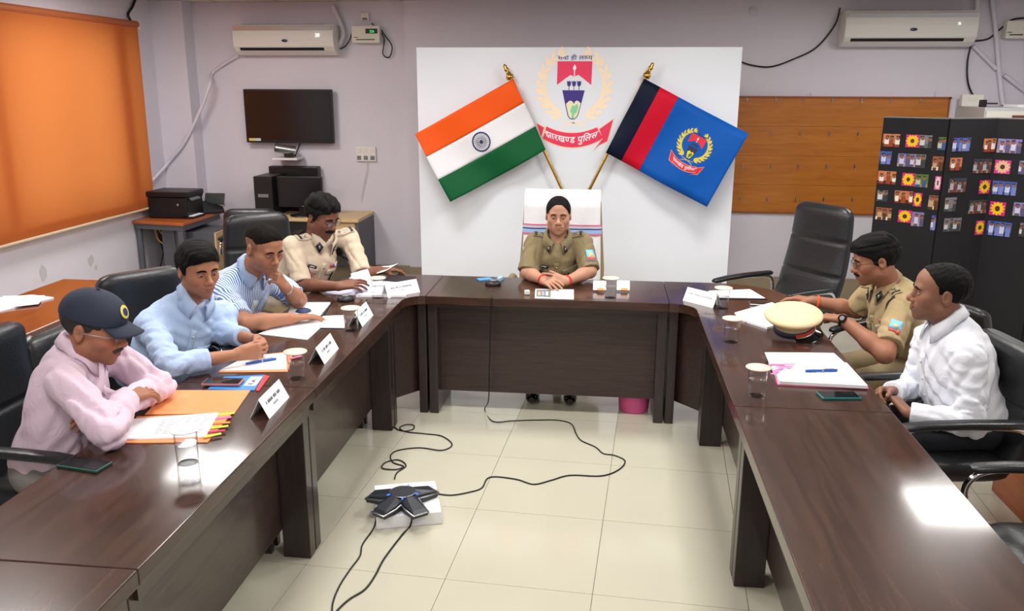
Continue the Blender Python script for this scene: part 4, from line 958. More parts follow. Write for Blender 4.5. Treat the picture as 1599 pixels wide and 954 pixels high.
def person(P):
    """P: joints (world), frames, looks; builds body, hair, shirt, trousers, shoes as parts of one person"""
    J = {k: A3(v) for k, v in P['J'].items()}; N, PV = J['N'], J['pelvis']; H = J['head']; hs = P.get('hs', 1.)
    up = nrm(N-PV); lat = J['S_l']-J['S_r']; Rr = nrm(lat-up*(lat@up)); Fw = np.cross(Rr, up); TF = np.stack([-Rr, Fw, up], 1)  # columns: right, fwd, up
    LT = Rr                                                   # towards the person's left
    root = empty('person', (PV[0], PV[1], 0), P['label'], 'person')
    HF = frame(P['face'], P.get('head_up', (0, 0, 1)))
    hp = lambda x, y, z: H+hs*(HF @ A3([x, y, z]))
    hands = [J['W_r'], J['W_l']]
    lo = np.minimum.reduce([H-.15, N-.25, PV-.2, J['E_r']-.1, J['E_l']-.1]+[h-.17 for h in hands]); hi = np.maximum.reduce([H+.15, N+.25, PV+.1, J['E_r']+.1, J['E_l']+.1]+[h+.17 for h in hands])
    lo[2] = max(lo[2], PV[2]-.1)
    fine = [(H-.135*hs, H+.135*hs, .0034)]+[(h-.13, h+.13, .0036) for h in P.get('fine', [])]
    B = Field(lo, hi, .0085, fine)
    fat = P.get('fat', 1.); jaw = P.get('jaw', 1.)
    # ---- inner torso and arms
    sw = np.linalg.norm(lat)/2; c1 = PV+(N-PV)*.68; c0 = PV+(N-PV)*.3
    B.ell(c1, (sw*.86, .105*fat, .17), TF, .05); B.ell(c0, (.14*fat, .105*fat, .15), TF, .06)
    for s in 'rl':
        S, E, Wr = J['S_'+s], J['E_'+s], J['W_'+s]
        B.cone(N-up*.03, S, .05, .045, .04); ar = P.get('arm', 1.)
        ar = ar*(.84 if P['shirt']['long'] else 1.); B.cone(S, E, .046*ar, .041*ar, .03); B.cone(E, E+(Wr-E)*.35, .041*ar, .04*ar, .02); B.cone(E+(Wr-E)*.35, Wr, .04*ar, .027*ar, .02)
    # ---- neck and head
    B.cone(N-up*.04, hp(0, -.022, -.06), .06*fat**.5, .056*fat**.5, .03)
    B.ell(hp(0, -.015, .036), A3([.075, .097, .082])*hs, HF, .02); B.ell(hp(0, .028, .044), A3([.065, .062, .06])*hs, HF, .03)
    B.ell(hp(0, .026, -.022), A3([.064*jaw, .064, .074])*hs, HF, .03); B.ell(hp(0, .024, -.07), A3([.053*jaw, .06, .046])*hs, HF, .03)
    for s in (-1, 1):
        B.ell(hp(s*.045*jaw, -.002, -.06), .022*hs, None, .03); B.ell(hp(s*.043*jaw, .058, -.022), .021*hs, None, .03)
    B.ell(hp(0, .072, -.098), .021*hs, None, .03)
    B.cone(hp(-.036, .08, .021), hp(.036, .08, .021), .0105*hs, None, .02)
    for s in (-1, 1): B.ell(hp(s*.031, .1, .0), A3([.019, .016, .0135])*hs, HF, .014, 'cut')
    nz = P.get('nose', 1.)
    B.cone(hp(0, .086, .014), hp(0, .108, -.027), .0075*hs, .011*hs*nz, .014); B.ell(hp(0, .111, -.031), .0125*hs*nz, None, .008)
    for s in (-1, 1): B.ell(hp(s*.0135*nz, .1, -.036), .0085*hs*nz, None, .008)
    B.ell(hp(0, .08, -.062), A3([.03, .02, .022])*hs, HF, .02)
    for s in (-1, 1):
        B.cone(hp(s*.023, .087, -.0645), hp(s*.004, .099, -.0595), .004*hs, .0058*hs, .006); B.cone(hp(s*.021, .086, -.0675), hp(0, .0975, -.0715), .004*hs, .0066*hs, .006)
    B.cone(hp(-.024, .0945, -.0655), hp(.024, .0945, -.0655), .0022*hs, None, .005, 'cut')
    for s in (-1, 1):
        EM = HF @ np.array(Matrix.Rotation(s*radians(-18), 3, 'Z')); B.ell(hp(s*.0765, -.014, -.006), A3([.011, .0195, .0325])*hs, EM, .008)
        B.ell(hp(s*.0895, -.008, -.002), A3([.009, .0115, .02])*hs, EM, .006, 'cut')
    # ---- hands
    tips = []
    for h in P['hands']: tips += hand(B, **h)
    V, F = B.mesh()
    # ---- skin colour with lips, beard shade, ears
    L = ((V-H) @ HF)/hs; base = A3(srgb(*P['skin'])[:3]); C = np.tile(base, (len(V), 1))
    ish = np.linalg.norm(V-H, axis=1) < .17*hs
    lip = np.exp(-((L[:, 2]+.066)/.0075)**4-(L[:, 0]/.024)**4)*(L[:, 1] > .07)*ish
    C = C*(1-lip[:, None]*.55)+A3(srgb(*P.get('lip', (140, 78, 72)))[:3])*lip[:, None]*.55
    bd = np.clip((-.035-L[:, 2])/.02, 0, 1)*np.clip((L[:, 1]-.0)/.03, 0, 1)*ish*P.get('beard', .15); C *= (1-bd[:, None]*A3([.6, .55, .45]))
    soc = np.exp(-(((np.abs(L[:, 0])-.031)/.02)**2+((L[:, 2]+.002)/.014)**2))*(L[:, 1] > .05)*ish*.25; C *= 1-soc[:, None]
    chk = np.exp(-(((np.abs(L[:, 0])-.043)/.022)**2+((L[:, 2]+.025)/.022)**2))*(L[:, 1] > .03)*ish*.12; C *= 1+chk[:, None]*A3([1, .3, .2])
    sc_ = P.get('scalp')
    if sc_: m_ = ish*np.clip((L[:, 2]+.005)/.02, 0, 1)*np.clip((.045-L[:, 1])/.012, 0, 1)*(np.abs(L[:, 0]) < .0765); C = C*(1-m_[:, None]*sc_)
    body = field_mesh('body', V, F, M_SKIN, root, np.clip(C, 0, 1))
    tree = bvh_of(V, F)
    def face_pt(x, z, off=0.):
        o = hp(x, .25, z); d = -HF[:, 1]; r = tree.ray_cast(Vector(o), Vector(d), .4*hs)
        return A3(r[0] if r[0] is not None else hp(x, .09, z))+HF[:, 1]*off
    skin_l = mat('eyelid_'+P['key'], tuple(int(c*.9) for c in P['skin']), .5)
    # ---- eyes
    op = P.get('eye_open', .5)
    for s in (-1, 1):
        c = hp(s*.031, .0785, .0); r = .0122*hs; e = MB(); HM = Matrix(HF.tolist())
        e.sphere(c, r, 0, 16, 10)
        gz = P.get('gaze', (0, -.1)); gd = HF @ nrm([gz[0], 1, gz[1]])
        e.sphere(A3(c)+gd*r*.5, r*.6, 1, 12, 8)
        for up_, lim in ((1, .0+op*.5), (-1, .3)):           # lids: parts of a slightly larger shell
            vs = []; nu, nv = 12, 6
            for i in range(nu+1):
                for j in range(nv+1):
                    a = -1.45+2.9*i/nu; t = lim*cos(a*.9)+(1.6-lim*cos(a*.9))*j/nv if True else 0
                    vs.append(A3(c)+HF @ (A3([sin(a)*cos(t), cos(a)*cos(t), up_*sin(t)])*r*1.1))
            e.add(vs, [(i*(nv+1)+j, (i+1)*(nv+1)+j, (i+1)*(nv+1)+j+1, i*(nv+1)+j+1) for i in range(nu) for j in range(nv)], 2, True)
        e.build('eye', [M_EYEW, M_IRIS, skin_l], root)
        b = [face_pt(s*x, z, .0012) for x, z in ((.012, .0185), (.022, .0225), (.034, .0235), (.044, .0205), (.051, .015))]
        bw = P.get('brow', 1.); MB().tube(spline(b, 3), [r_*bw for r_ in np.interp(np.linspace(0, 1, 13), [0, .3, .7, 1], [.003, .0046, .004, .0014])], 6).build('eyebrow', P['hair_mat'], root)
    if P.get('moustache'):
        w, t = P['moustache']; mp = [face_pt(x, -.0505-abs(x)*.22, .001) for x in np.linspace(-w, w, 11)]
        MB().tube(spline(mp, 2), [t*(.35+.65*cos((i-10)/10*1.35)) for i in range(21)], 8).build('moustache', P['hair_mat'], root)
    # ---- hair
    hv = P['hair']; t = hv['t']; G = Field(hp(0, -.01, .03)-.15, hp(0, -.01, .03)+.15, .004)
    wv = waves(hv.get('seed', 1), hv.get('amp', .0015), hv.get('freq', 160))
    G.ell(hp(0, -.015, .036), (A3([.075, .097, .082])+t)*hs, HF, .01, warp=wv); G.ell(hp(0, .028, .044), (A3([.065, .062, .06])+t)*hs, HF, .02, warp=wv)
    for q, r in hv.get('lumps', []): G.ell(hp(*q), A3(r)*hs, HF, .02, warp=wv)
    q = G.sub(A3([a[0] for a in G.ax]), A3([a[-1] for a in G.ax]), 0); sl, X, Y, Z = q
    lx, ly, lz = [((X-H[0])*HF[0, i]+(Y-H[1])*HF[1, i]+(Z-H[2])*HF[2, i])/hs for i in range(3)]
    ys, zs = zip(*hv['line']); zl = np.interp(ly, ys, zs).astype(np.float32)
    zl = zl-hv.get('side', .35)*np.clip(np.abs(lx)-.022, 0, .045)*np.clip((ly-.0)/.03, 0, 1)
    G.D = np.maximum(G.D, (zl-lz)*.75*hs)
    if 'shell' in hv:                                          # hollow under a cap
        pass
    hV, hF = G.mesh(); field_mesh('hair', hV, hF, P['hair_mat'], root)
    # ---- shirt
    NC = N+up*.028
    ht = P['shirt']; loose = ht.get('loose', 1.); wr = waves(ht.get('seed', 3), ht.get('amp', .003), 62)
    lo = np.minimum.reduce([N-.28, PV-.22, J['E_r']-.12, J['E_l']-.12]+([J['W_r']-.08, J['W_l']-.08] if ht['long'] else [])); hi = np.maximum.reduce([N+.28, PV+.22, J['E_r']+.12, J['E_l']+.12]+([J['W_r']+.08, J['W_l']+.08] if ht['long'] else []))
    lo[2] = max(lo[2], PV[2]-.1); Sf = Field(lo, hi, .0062)
    Sf.ell(c1+Fw*.005, (sw*.93, .122*fat*loose, .18), TF, .05, warp=wr); Sf.ell(c0+Fw*.025*ht.get('belly', 1), (.165*fat*loose, .128*fat*ht.get('belly', 1), .19), TF, .08, warp=wr)
    Sf.ell(PV+up*.02, (.175*fat, .135*fat, .12), TF, .06, warp=wr)
    def fold(a, b, w):
        d = nrm(b-a); L_ = np.linalg.norm(b-a); am = ht.get('amp', .003)
        def f(X, Y, Z):
            t = (X-a[0])*d[0]+(Y-a[1])*d[1]+(Z-a[2])*d[2]
            return w(X, Y, Z)+am*1.3*(.6-np.abs(np.sin(t*62+w(X*.6, Y*.6, Z*.6)/am*1.3)))*np.exp(-((t-L_*.92)/.085)**2)
        return f
    wr2 = waves(ht.get('seed', 3)+7, ht.get('amp', .003)*1.1, 75)
    for s in 'rl':
        S, E, Wr = J['S_'+s], J['E_'+s], J['W_'+s]; r0 = .059*loose
        Sf.cone(NC-up*.03-Fw*.012, S-up*.008, .055, .05*loose, .05)
        if ht['long']:
            Sf.cone(S, E, r0, .05*loose, .035, warp=fold(S, E, wr2)); e1 = E+(Wr-E)*ht.get('to', .93); dd = nrm(Wr-E)
            Sf.cone(E, e1+dd*.03, .05*loose, .04*loose, .02, cut=(e1, dd), warp=fold(Wr, E, wr2))
            Sf.cone(e1-dd*.055, e1+dd*.03, .046*loose, .044*loose, .004, cut=(e1+dd*.004, dd))
        else:
            e1 = S+(E-S)*ht.get('to', .8); dd = nrm(E-S)
            Sf.cone(S, e1+dd*.04, r0, .058*loose, .035, cut=(e1, dd), warp=wr2)
    Sf.ell(NC+up*.065+Fw*.02, (.06, .066, .065), TF, .012, 'cut'); Sf.cone(NC+up*.03+Fw*.045, NC-up*.03+Fw*.12, .022, .008, .01, 'cut')
    sV, sF = Sf.mesh(); ex = None
    if ht.get('stripes'):
        ex = (sV-N) @ Rr
    so = field_mesh('shirt', sV, sF, ht['mat'], root, None, ex); st = bvh_of(sV, sF)
    # ---- collar: stand and two leaves falling to points
    cv = []; nc = 40; ph0 = .32
    for i in range(nc+1):
        ph = ph0+(2*pi-2*ph0)*i/nc; f = abs(ph-pi)/(pi-ph0); front = max(0, (f-.45)/.55)
        dr = -Rr*sin(ph)+Fw*cos(ph); cN = NC+Fw*.016+up*(.03-.034*front)
        cv.append(cN+dr*.071); cv.append(cN+dr*(.068)+up*.034*(1-.45*front)); cv.append(cN+dr*.078+up*.03*(1-.5*front))
        p = cN+dr*(.09+.012*front)-up*(.004+.045*front**2); p = p-Rr*sin(ph)*.022*front
        q = st.find_nearest(Vector(p)); p2 = A3(q[0])+A3(q[1])*.006 if q[0] is not None and front > .3 else p
        cv.append(p2)
    cb = MB(); cb.add(cv, [(i*4+j, i*4+j+1, (i+1)*4+j+1, (i+1)*4+j) for i in range(nc) for j in range(3)], 0, True)
    co = cb.build('collar', ht.get('collar_mat', ht['mat']), root); md = co.modifiers.new('thick', 'SOLIDIFY'); md.thickness = .003
    if ht.get('gorget'):
        for s, ids in ((1, (1, 2, 3, 4)), (-1, (nc-4, nc-3, nc-2, nc-1))) if ht['gorget'] is True else ((1, (1, 1.4, 1.8, 2.2)), (-1, (nc-2.2, nc-1.8, nc-1.4, nc-1))):
            g_ = MB(); rows = []
            for f_ in (.3, .95):
                for i in ids:
                    i0 = int(i); fr_ = i-i0; a, b = cv[i0*4+2]*(1-fr_)+cv[i0*4+6]*fr_, cv[i0*4+3]*(1-fr_)+cv[i0*4+7]*fr_; q = a+(b-a)*f_; rows.append(q+nrm(Fw+(q-N)*2)*.006)
            g_.add(rows, [(k_, k_+1, 4+k_+1, 4+k_) for k_ in range(3)], 0, True)
            go = g_.build('gorget_tab', mat('gorget_black', (22, 22, 26), .5), root); md = go.modifiers.new('thick', 'SOLIDIFY'); md.thickness = .003; md.offset = 0
            q = (rows[1]+rows[2]+rows[5]+rows[6])/4+nrm(Fw)*.004; MB().sphere(q, (.006, .006, .011), n=10, m=6).build('gorget_leaf', M_STEEL, go)
    # ---- conforming decals
    def decal(nm, m, org, dr, xa, poly_or_wh, par=None, off=.003, th=.003, n=(6, 6), rot=0.):
        dr = nrm(dr); xa = A3(xa); xa = nrm(xa-dr*(xa@dr)); ya = np.cross(dr, xa)*-1
        w, h = poly_or_wh; vs = []
        for j in range(n[1]+1):
            for i in range(n[0]+1):
                a, b = (i/n[0]-.5)*w, (j/n[1]-.5)*h; a, b = a*cos(rot)-b*sin(rot), a*sin(rot)+b*cos(rot)
                o = A3(org)+xa*a+ya*b-dr*.11; r = st.ray_cast(Vector(o), Vector(dr), .3)
                if r[0] is None: r = st.find_nearest(Vector(A3(org)+xa*a+ya*b))
                vs.append(A3(r[0])-dr*off)
        if par is None: par = root
        d_ = MB(); nn = n[0]+1; d_.add(vs, [(j*nn+i, j*nn+i+1, (j+1)*nn+i+1, (j+1)*nn+i) for j in range(n[1]) for i in range(n[0])], 0, True)
        o = d_.build(nm, m, par or root); md = o.modifiers.new('thick', 'SOLIDIFY'); md.thickness = th; md.offset = 0; return o
    ctx = dict(root=root, N=N, up=up, R=Rr, F=Fw, J=J, st=st, decal=decal, hp=hp, HF=HF, face=face_pt, sm=ht['mat'], PV=PV, hs=hs, tree=tree)
    decal('placket', ht['mat'], N-up*.22+Fw*.1, -Fw, Rr, (.032, .3), off=.002, n=(2, 16))
    for k in range(4):
        b = decal('button', ht.get('button', M_WHITEP), N-up*(.1+.075*k)+Fw*.1, -Fw, Rr, (.009, .009), off=.006, n=(1, 1))
    # ---- trousers and shoes
    tr = Field(PV+A3([-.75, -.75, -.6]), PV+A3([.75, .75, .2]), .014); tr.ell(PV-up*.02, (.165*fat, .125*fat, .12), TF, .05)
    fl = nrm([Fw[0], Fw[1], 0]) if 'legs' not in P else nrm([*P['legs'], 0]); lr = A3([-fl[1], fl[0], 0])
    feet = []
    for s in (-1, 1):
        hp_ = PV+lr*s*.09+A3([0, 0, -.02]); kn = hp_+fl*.40+lr*s*.03; kn[2] = .5; an = kn+fl*.04; an[2] = .1
        tr.cone(hp_, kn, .088, .066, .04); tr.cone(kn, an, .064, .05, .02); feet.append(an)
    tV, tF = tr.mesh(); field_mesh('trousers', tV, tF, P['trouser_mat'], root)
    for an in feet:
        sh = MB(); sh.loft([(an-fl*.06+fl*.27*t+A3([0, 0, -.05 if t else -.05]), Vector(lr), (0, 0, 1), .042*w_, .048*h_, 2.6) for t, w_, h_ in ((0, .6, .7), (.06, .85, 1), (.3, .95, 1.05), (.55, 1.05, .75), (.8, 1, .6), (.95, .75, .5), (1, .4, .35))], 16)
        sh.build('shoe', M_BLACKG, root)
    return ctx
def glasses(c, rim_m, w=.023, h=.017, full=True, lens_tint=(235, 235, 235)):
    hp, root, HF = c['hp'], c['root'], c['HF']; g = MB(); ln = []
    for s in (-1, 1):
        ring = [hp(s*.0325+w*math.copysign(abs(cos(a))**.75, cos(a)), .104-.1*abs(s*.0325+w*cos(a))**1.6, .0-.003+h*math.copysign(abs(sin(a))**.75, sin(a))) for a in np.linspace(0, 2*pi, 28, endpoint=False)]
        g.tube(ring if full else ring[0:15], .0013 if full else .0012, 6, closed=full); ln.append(ring)
        g.tube([hp(s*.055, .1, .006), hp(s*.072, .085, .006), hp(s*.082, .03, .004), hp(s*.084, -.02, .0)], .0014, 6)
    g.tube([hp(-.011, .104, .004), hp(0, .108, .007), hp(.011, .104, .004)], .0014, 6)
    o = g.build('glasses', rim_m, root)
    for r in ln: MB().add(r, [tuple(range(len(r)))], 0).build('lens', M_LENS, o)
M_LENS = mat('spectacle_lens', (250, 252, 255), .02, alpha=.14, spec=.6)
M_HAIRK = mat('hair_black', (11, 9, 9), .6, spec=.15, bump=.6, bscale=160, var=.3, vscale=120)
M_HAIRG = mat('hair_greying', (44, 40, 38), .5, bump=.6, bscale=180, var=.4, vscale=160)
M_HAIRS = mat('hair_stubble', (22, 18, 17), .8, spec=.1, bump=.5, bscale=300, var=.4, vscale=200)
M_TRD = mat('dark_trousers', (36, 38, 46), .8); M_TRK = mat('khaki_trousers', (128, 112, 82), .8); M_TRG = mat('grey_trousers', (128, 122, 118), .8)
def fabric(name, c, var=.04):
    m = mat(name, c, .8, spec=.25, sheen=.12, var=var, vscale=14); nt = m.node_tree; tc = nt.nodes.new('ShaderNodeTexCoord')
    mp = nt.nodes.new('ShaderNodeMapping'); mp.inputs['Scale'].default_value = (1, 1, .55); mp.inputs['Rotation'].default_value = (.5, .3, .4)
    n = nt.nodes.new('ShaderNodeTexNoise'); n.inputs['Scale'].default_value = 17; n.inputs['Detail'].default_value = 3; n.inputs['Roughness'].default_value = .45; n.inputs['Distortion'].default_value = 1.1
    rg = nt.nodes.new('ShaderNodeMath'); rg.operation = 'PINGPONG'; rg.inputs[1].default_value = .16
    bp = nt.nodes.new('ShaderNodeBump'); bp.inputs['Strength'].default_value = .36; bp.inputs['Distance'].default_value = .02
    nt.links.new(tc.outputs['Object'], mp.inputs['Vector']); nt.links.new(mp.outputs['Vector'], n.inputs['Vector']); nt.links.new(n.outputs['Fac'], rg.inputs[0]); nt.links.new(rg.outputs[0], bp.inputs['Height'])
    nt.links.new(bp.outputs['Normal'], nt.nodes['Principled BSDF'].inputs['Normal']); return m
LINE = [(-.13, -.055), (-.06, -.045), (-.035, -.02), (-.012, .035), (.0, -.015), (.02, -.005), (.03, .035), (.06, .052), (.075, .062), (.11, .068)]
# ------------------------------------------------------------------ the seven people
V3 = lambda x, y, ax, v: A3(at(x, y, ax, v))
def uniform(c, khaki, tag_side=1, rank_dark=True):
    """shoulder straps, pockets, name plate on an officer's shirt"""
    N, up, R, F, J, decal = c['N'], c['up'], c['R'], c['F'], c['J'], c['decal']
    out = {}
    for s, k in ((1, 'l'), (-1, 'r')):
        S = J['S_'+k]; mid = N+(S-N)*.66+up*.05; ax = nrm(S-N)
        out['strap_'+k] = decal('shoulder_strap', c['sm'], mid, -up, ax, (.125, .052), off=.006, th=.005, n=(8, 3))
        e = mid+ax*.045; decal('strap_title', mat('strap_title', (52, 46, 40), .5), e, -up, ax, (.016, .044), par=out['strap_'+k], off=.0105, th=.002, n=(2, 3))
        for q, rt in ((.015, .7), (.015, -.7)): decal('rank_bar', M_STEEL, mid+ax*q, -up, ax, (.034, .005), par=out['strap_'+k], off=.011, th=.002, n=(4, 1), rot=rt)
        decal('rank_star', M_STEEL, mid-ax*.032, -up, ax, (.017, .017), par=out['strap_'+k], off=.011, th=.002, n=(2, 2), rot=.78)
        pk = decal('breast_pocket', c['sm'], N-up*.175+R*s*.095+F*.1, -F, R, (.105, .12), off=.003, th=.004, n=(6, 6))
        decal('pocket_flap', c['sm'], N-up*.13+R*s*.095+F*.1, -F, R, (.112, .04), par=pk, off=.007, th=.004, n=(6, 3))
    return out
# --- man in pink shirt and cap, arms crossed on the table
Y1 = 2.78
p1J = dict(head=V3(146, 511, 1, 2.78), N=V3(116, 560, 1, 2.79), S_r=V3(104, 596, 1, 2.62), S_l=V3(172, 552, 1, 2.98), E_r=V3(170, 675, 2, .815), W_r=V3(197, 622, 2, .86), E_l=V3(250, 604, 2, .805), W_l=V3(180, 634, 2, .84), pelvis=(-2.08, 2.76, .58))
M_PINK = fabric('pink_shirt', (216, 192, 208))
wr1, wl1 = p1J['W_r'], p1J['W_l']
c = person(dict(key='pink', label='man in pale pink shirt and navy cap with crossed arms', J=p1J, face=(.95, .1, -.27), hs=1.06, fat=.95, skin=(158, 106, 80), lip=(120, 68, 62), beard=.3, eye_open=.1, gaze=(0, -.4),
    hands=[dict(W=wr1, d=(.25, .95, -.1), n=(-.3, .1, -1), right=True, curl=(12, 25), scale=.95, thumb=(15, 15)), dict(W=wl1, d=(-.35, -.93, .0), n=(-.6, .1, -.75), right=False, curl=(25, 35), scale=.95, thumb=(20, 20))], fine=[wr1, wl1],
    hair=dict(t=.004, line=[(-.13, -.05), (-.06, -.04), (-.03, -.01), (-.01, .03), (.005, -.02), (.022, -.01), (.03, .03), (.11, .05)], amp=.001), hair_mat=M_HAIRG, moustache=(.03, .0085),
    shirt=dict(mat=M_PINK, long=True, to=.97, loose=1.06, amp=.0045, belly=1.05, seed=5), trouser_mat=M_TRG))
glasses(c, M_STEEL, .024, .018, False)
c['decal']('breast_pocket', M_PINK, c['N']-c['up']*.2+c['R']*.09+c['F']*.1, -c['F'], c['R'], (.1, .11), n=(5, 5))
# cap: crown, peak, badge
hp, HF, HS = c['hp'], c['HF'], c['hs']
M_CAP = mat('cap_navy', (38, 44, 62), .8, bump=.15, bscale=300)
cg = Field(hp(0, 0, .08)-.16, hp(0, 0, .08)+.16, .004); cg.ell(hp(0, -.012, .045), A3([.088, .108, .092])*HS, HF, .01); cg.ell(hp(0, .03, .05), A3([.078, .07, .068])*HS, HF, .03)
cg.half(hp(0, 0, .036), -HF[:, 2]); cg.ell(hp(0, -.012, .02), A3([.081, .101, .09])*HS, HF, .004, 'cut')
v_, f_ = cg.mesh(); capo = field_mesh('cap', v_, f_, M_CAP, c['root'])
pk = MB(); vs = []
for j in range(7):
    for i in range(17):
        a = -1.15+2.3*i/16; r = j/6; x = sin(a)*.078*(1+.02*r); y = .035+cos(a)*.062+r*.07*cos(a*.75); z = .04-.012*r-.02*(sin(a)**2)*(.4+r*.8)
        vs.append(hp(x, y, z))
pk.add(vs, [(j*17+i, j*17+i+1, (j+1)*17+i+1, (j+1)*17+i) for j in range(6) for i in range(16)], 0, True)
o = pk.build('cap_peak', M_CAP, capo); md = o.modifiers.new('thick', 'SOLIDIFY'); md.thickness = .004; md.offset = 0
bdg = MB(); M_CB = mat('cap_badge', (206, 196, 90), .6)
ctr = bvh_of(v_, f_); vs = []
for q in (1., .62, 0.):
    for t in np.linspace(0, 2*pi, 20, endpoint=False):
        r_ = ctr.ray_cast(Vector(hp(.026*cos(t)*q, .25, .085+.021*sin(t)*q)), Vector(-HF[:, 1]), .4); vs.append(A3(r_[0] if r_[0] else hp(0, .1, .08))+HF[:, 1]*.003)
bdg.add(vs, [(20*j+i, 20*j+(i+1) % 20, 20*(j+1)+(i+1) % 20, 20*(j+1)+i) for j in range(2) for i in range(20)], 0)
bdg.m = [0]*20+[1]*20; bdg.build('cap_badge', [M_CB, M_NAVY], capo)
MB().sphere(hp(0, -.005, .138), .006*HS).build('cap_button', M_CAP, capo)
# --- man in light blue shirt, hands clasped
p2J = dict(head=V3(309, 420, 1, 3.62), N=V3(296, 474, 1, 3.63), S_r=V3(234, 508, 1, 3.5), S_l=V3(350, 490, 1, 3.78), E_r=V3(266, 571, 2, .805), W_r=V3(372, 553, 2, .81), E_l=V3(374, 527, 2, .805), W_l=V3(398, 527, 2, .81), pelvis=(-2.14, 3.6, .58))
p2J['W_l'] = V3(401, 531, 2, .82); p2J['E_l'] = V3(352, 520, 2, .80)
M_LBLUE = fabric('light_blue_shirt', (172, 194, 226))
cl2 = V3(397, 545, 2, .815)
c = person(dict(key='blue', label='black haired man in plain light blue shirt with clasped hands', J=p2J, face=(.80, -.58, -.16), hs=1.02, skin=(168, 117, 90), lip=(150, 88, 80), beard=.22, eye_open=.28, gaze=(.1, -.1), jaw=1.02,
    hands=[dict(W=p2J['W_r'], d=cl2-p2J['W_r']+A3([.06, .0, .0]), n=(-.3, .9, -.2), right=True, curl=[(30, 45), (36, 45), (42, 42), (48, 40)], thumb=(15, 5), spread=5, scale=.96), dict(W=p2J['W_l'], d=cl2-p2J['W_l']+A3([.07, .005, .0]), n=(-.5, -.8, -.25), right=False, curl=[(30, 45), (36, 45), (42, 42), (48, 40)], thumb=(15, 5), spread=5, scale=.96)], fine=[p2J['W_r'], p2J['W_l'], cl2],
    hair=dict(t=.011, line=[(-.13, -.05), (-.06, -.045), (-.035, -.015), (-.012, .02), (.0, -.018), (.022, -.008), (.032, .04), (.055, .058), (.075, .062), (.12, .066)], lumps=[((.01, .045, .085), (.066, .055, .036)), ((0, .0, .095), (.07, .07, .036))], amp=.0018, freq=130, seed=2), hair_mat=M_HAIRK,
    shirt=dict(mat=M_LBLUE, long=True, to=.55, loose=1.05, amp=.0035, seed=11), trouser_mat=M_TRD))
c['decal']('breast_pocket', M_LBLUE, c['N']-c['up']*.2+c['R']*.09+c['F']*.1, -c['F'], c['R'], (.1, .11), n=(5, 5))
# --- man in striped short-sleeved shirt, hand at chin
p3J = dict(head=V3(412, 388, 1, 4.12), N=V3(386, 428, 1, 4.2), S_r=V3(347, 458, 1, 4.06), S_l=V3(436, 446, 1, 4.4), E_r=V3(382, 505, 2, .80), W_r=V3(456, 497, 2, .79), E_l=V3(466, 468, 1, 4.36), W_l=V3(459, 446, 1, 4.18), pelvis=(-2.15, 4.22, .58))
M_STR = fabric('striped_shirt', (208, 222, 240)); nt = M_STR.node_tree
an = nt.nodes.new('ShaderNodeAttribute'); an.attribute_name = 'stripe'
mu = nt.nodes.new('ShaderNodeMath'); mu.operation = 'MULTIPLY'; mu.inputs[1].default_value = 1/.0105
fr = nt.nodes.new('ShaderNodeMath'); fr.operation = 'FRACT'; gt = nt.nodes.new('ShaderNodeMath'); gt.operation = 'GREATER_THAN'; gt.inputs[1].default_value = .5
mxs = nt.nodes.new('ShaderNodeMix'); mxs.data_type = 'RGBA'; mxs.inputs['A'].default_value = srgb(222, 232, 246); mxs.inputs['B'].default_value = srgb(84, 122, 184)
nt.links.new(an.outputs['Fac'], mu.inputs[0]); nt.links.new(mu.outputs[0], fr.inputs[0]); nt.links.new(fr.outputs[0], gt.inputs[0]); nt.links.new(gt.outputs[0], mxs.inputs['Factor']); nt.links.new(mxs.outputs['Result'], nt.nodes['Principled BSDF'].inputs['Base Color'])
M_STRC = fabric('striped_collar', (168, 190, 222))
ch3 = p3J['head']+1.03*(frame((.8, -.5, -.3)) @ A3([0, .088, -.1])); p3J['W_l'] = ch3+A3([.035, .07, -.085])
c = person(dict(key='striped', label='crop haired man in blue striped short-sleeved shirt resting chin on hand', J=p3J, face=(.8, -.5, -.3), hs=1.03, skin=(160, 110, 84), lip=(150, 88, 78), beard=.25, eye_open=.08, gaze=(0, -.35), jaw=1.06, fat=1.08, arm=1.05,
    hands=[dict(W=p3J['W_r'], d=(.72, .68, -.08), n=(0, 0, -1), right=True, curl=(8, 14), thumb=(35, 15), spread=6), dict(W=p3J['W_l'], d=ch3-p3J['W_l']+A3([.02, -.01, .0]), n=(-.8, -.1, .2), right=False, curl=[(45, 55), (50, 60), (55, 60), (60, 60)], thumb=(25, 10), scale=.95)], fine=[p3J['W_r']+A3([.06, .06, 0]), p3J['W_l']],
    hair=dict(t=.0035, line=[(-.13, .02), (-.06, .048), (-.03, .056), (.02, .058), (.04, .064), (.06, .072), (.08, .078), (.11, .082)], lumps=[((0, .02, .085), (.06, .06, .03))], amp=.0008), hair_mat=M_HAIRS, scalp=.38,
    shirt=dict(mat=M_STR, collar_mat=M_STRC, long=False, to=.82, loose=1.08, amp=.0035, seed=21, stripes=True, belly=1.1), trouser_mat=M_TRD))
W_ = p3J['W_l']; d_ = nrm(W_-p3J['E_l'])
def band(c, nm, W0, E0, r, rt, m, off=.02):
    d = nrm(A3(W0)-A3(E0)); u = nrm(np.cross(d, [0, 0, 1])); v = np.cross(d, u); cc = A3(W0)-d*off
    return MB().tube([cc+(u*cos(t)+v*sin(t))*r for t in np.linspace(0, 2*pi, 24, endpoint=False)], rt, 8, closed=True).build(nm, m, c['root'])
band(c, 'wristwatch_strap', p3J['W_l'], p3J['E_l'], .03, .005, M_STEEL, .03)
band(c, 'wrist_thread', p3J['W_r'], p3J['E_r'], .029, .003, mat('orange_thread', (206, 110, 60), .7), .015)
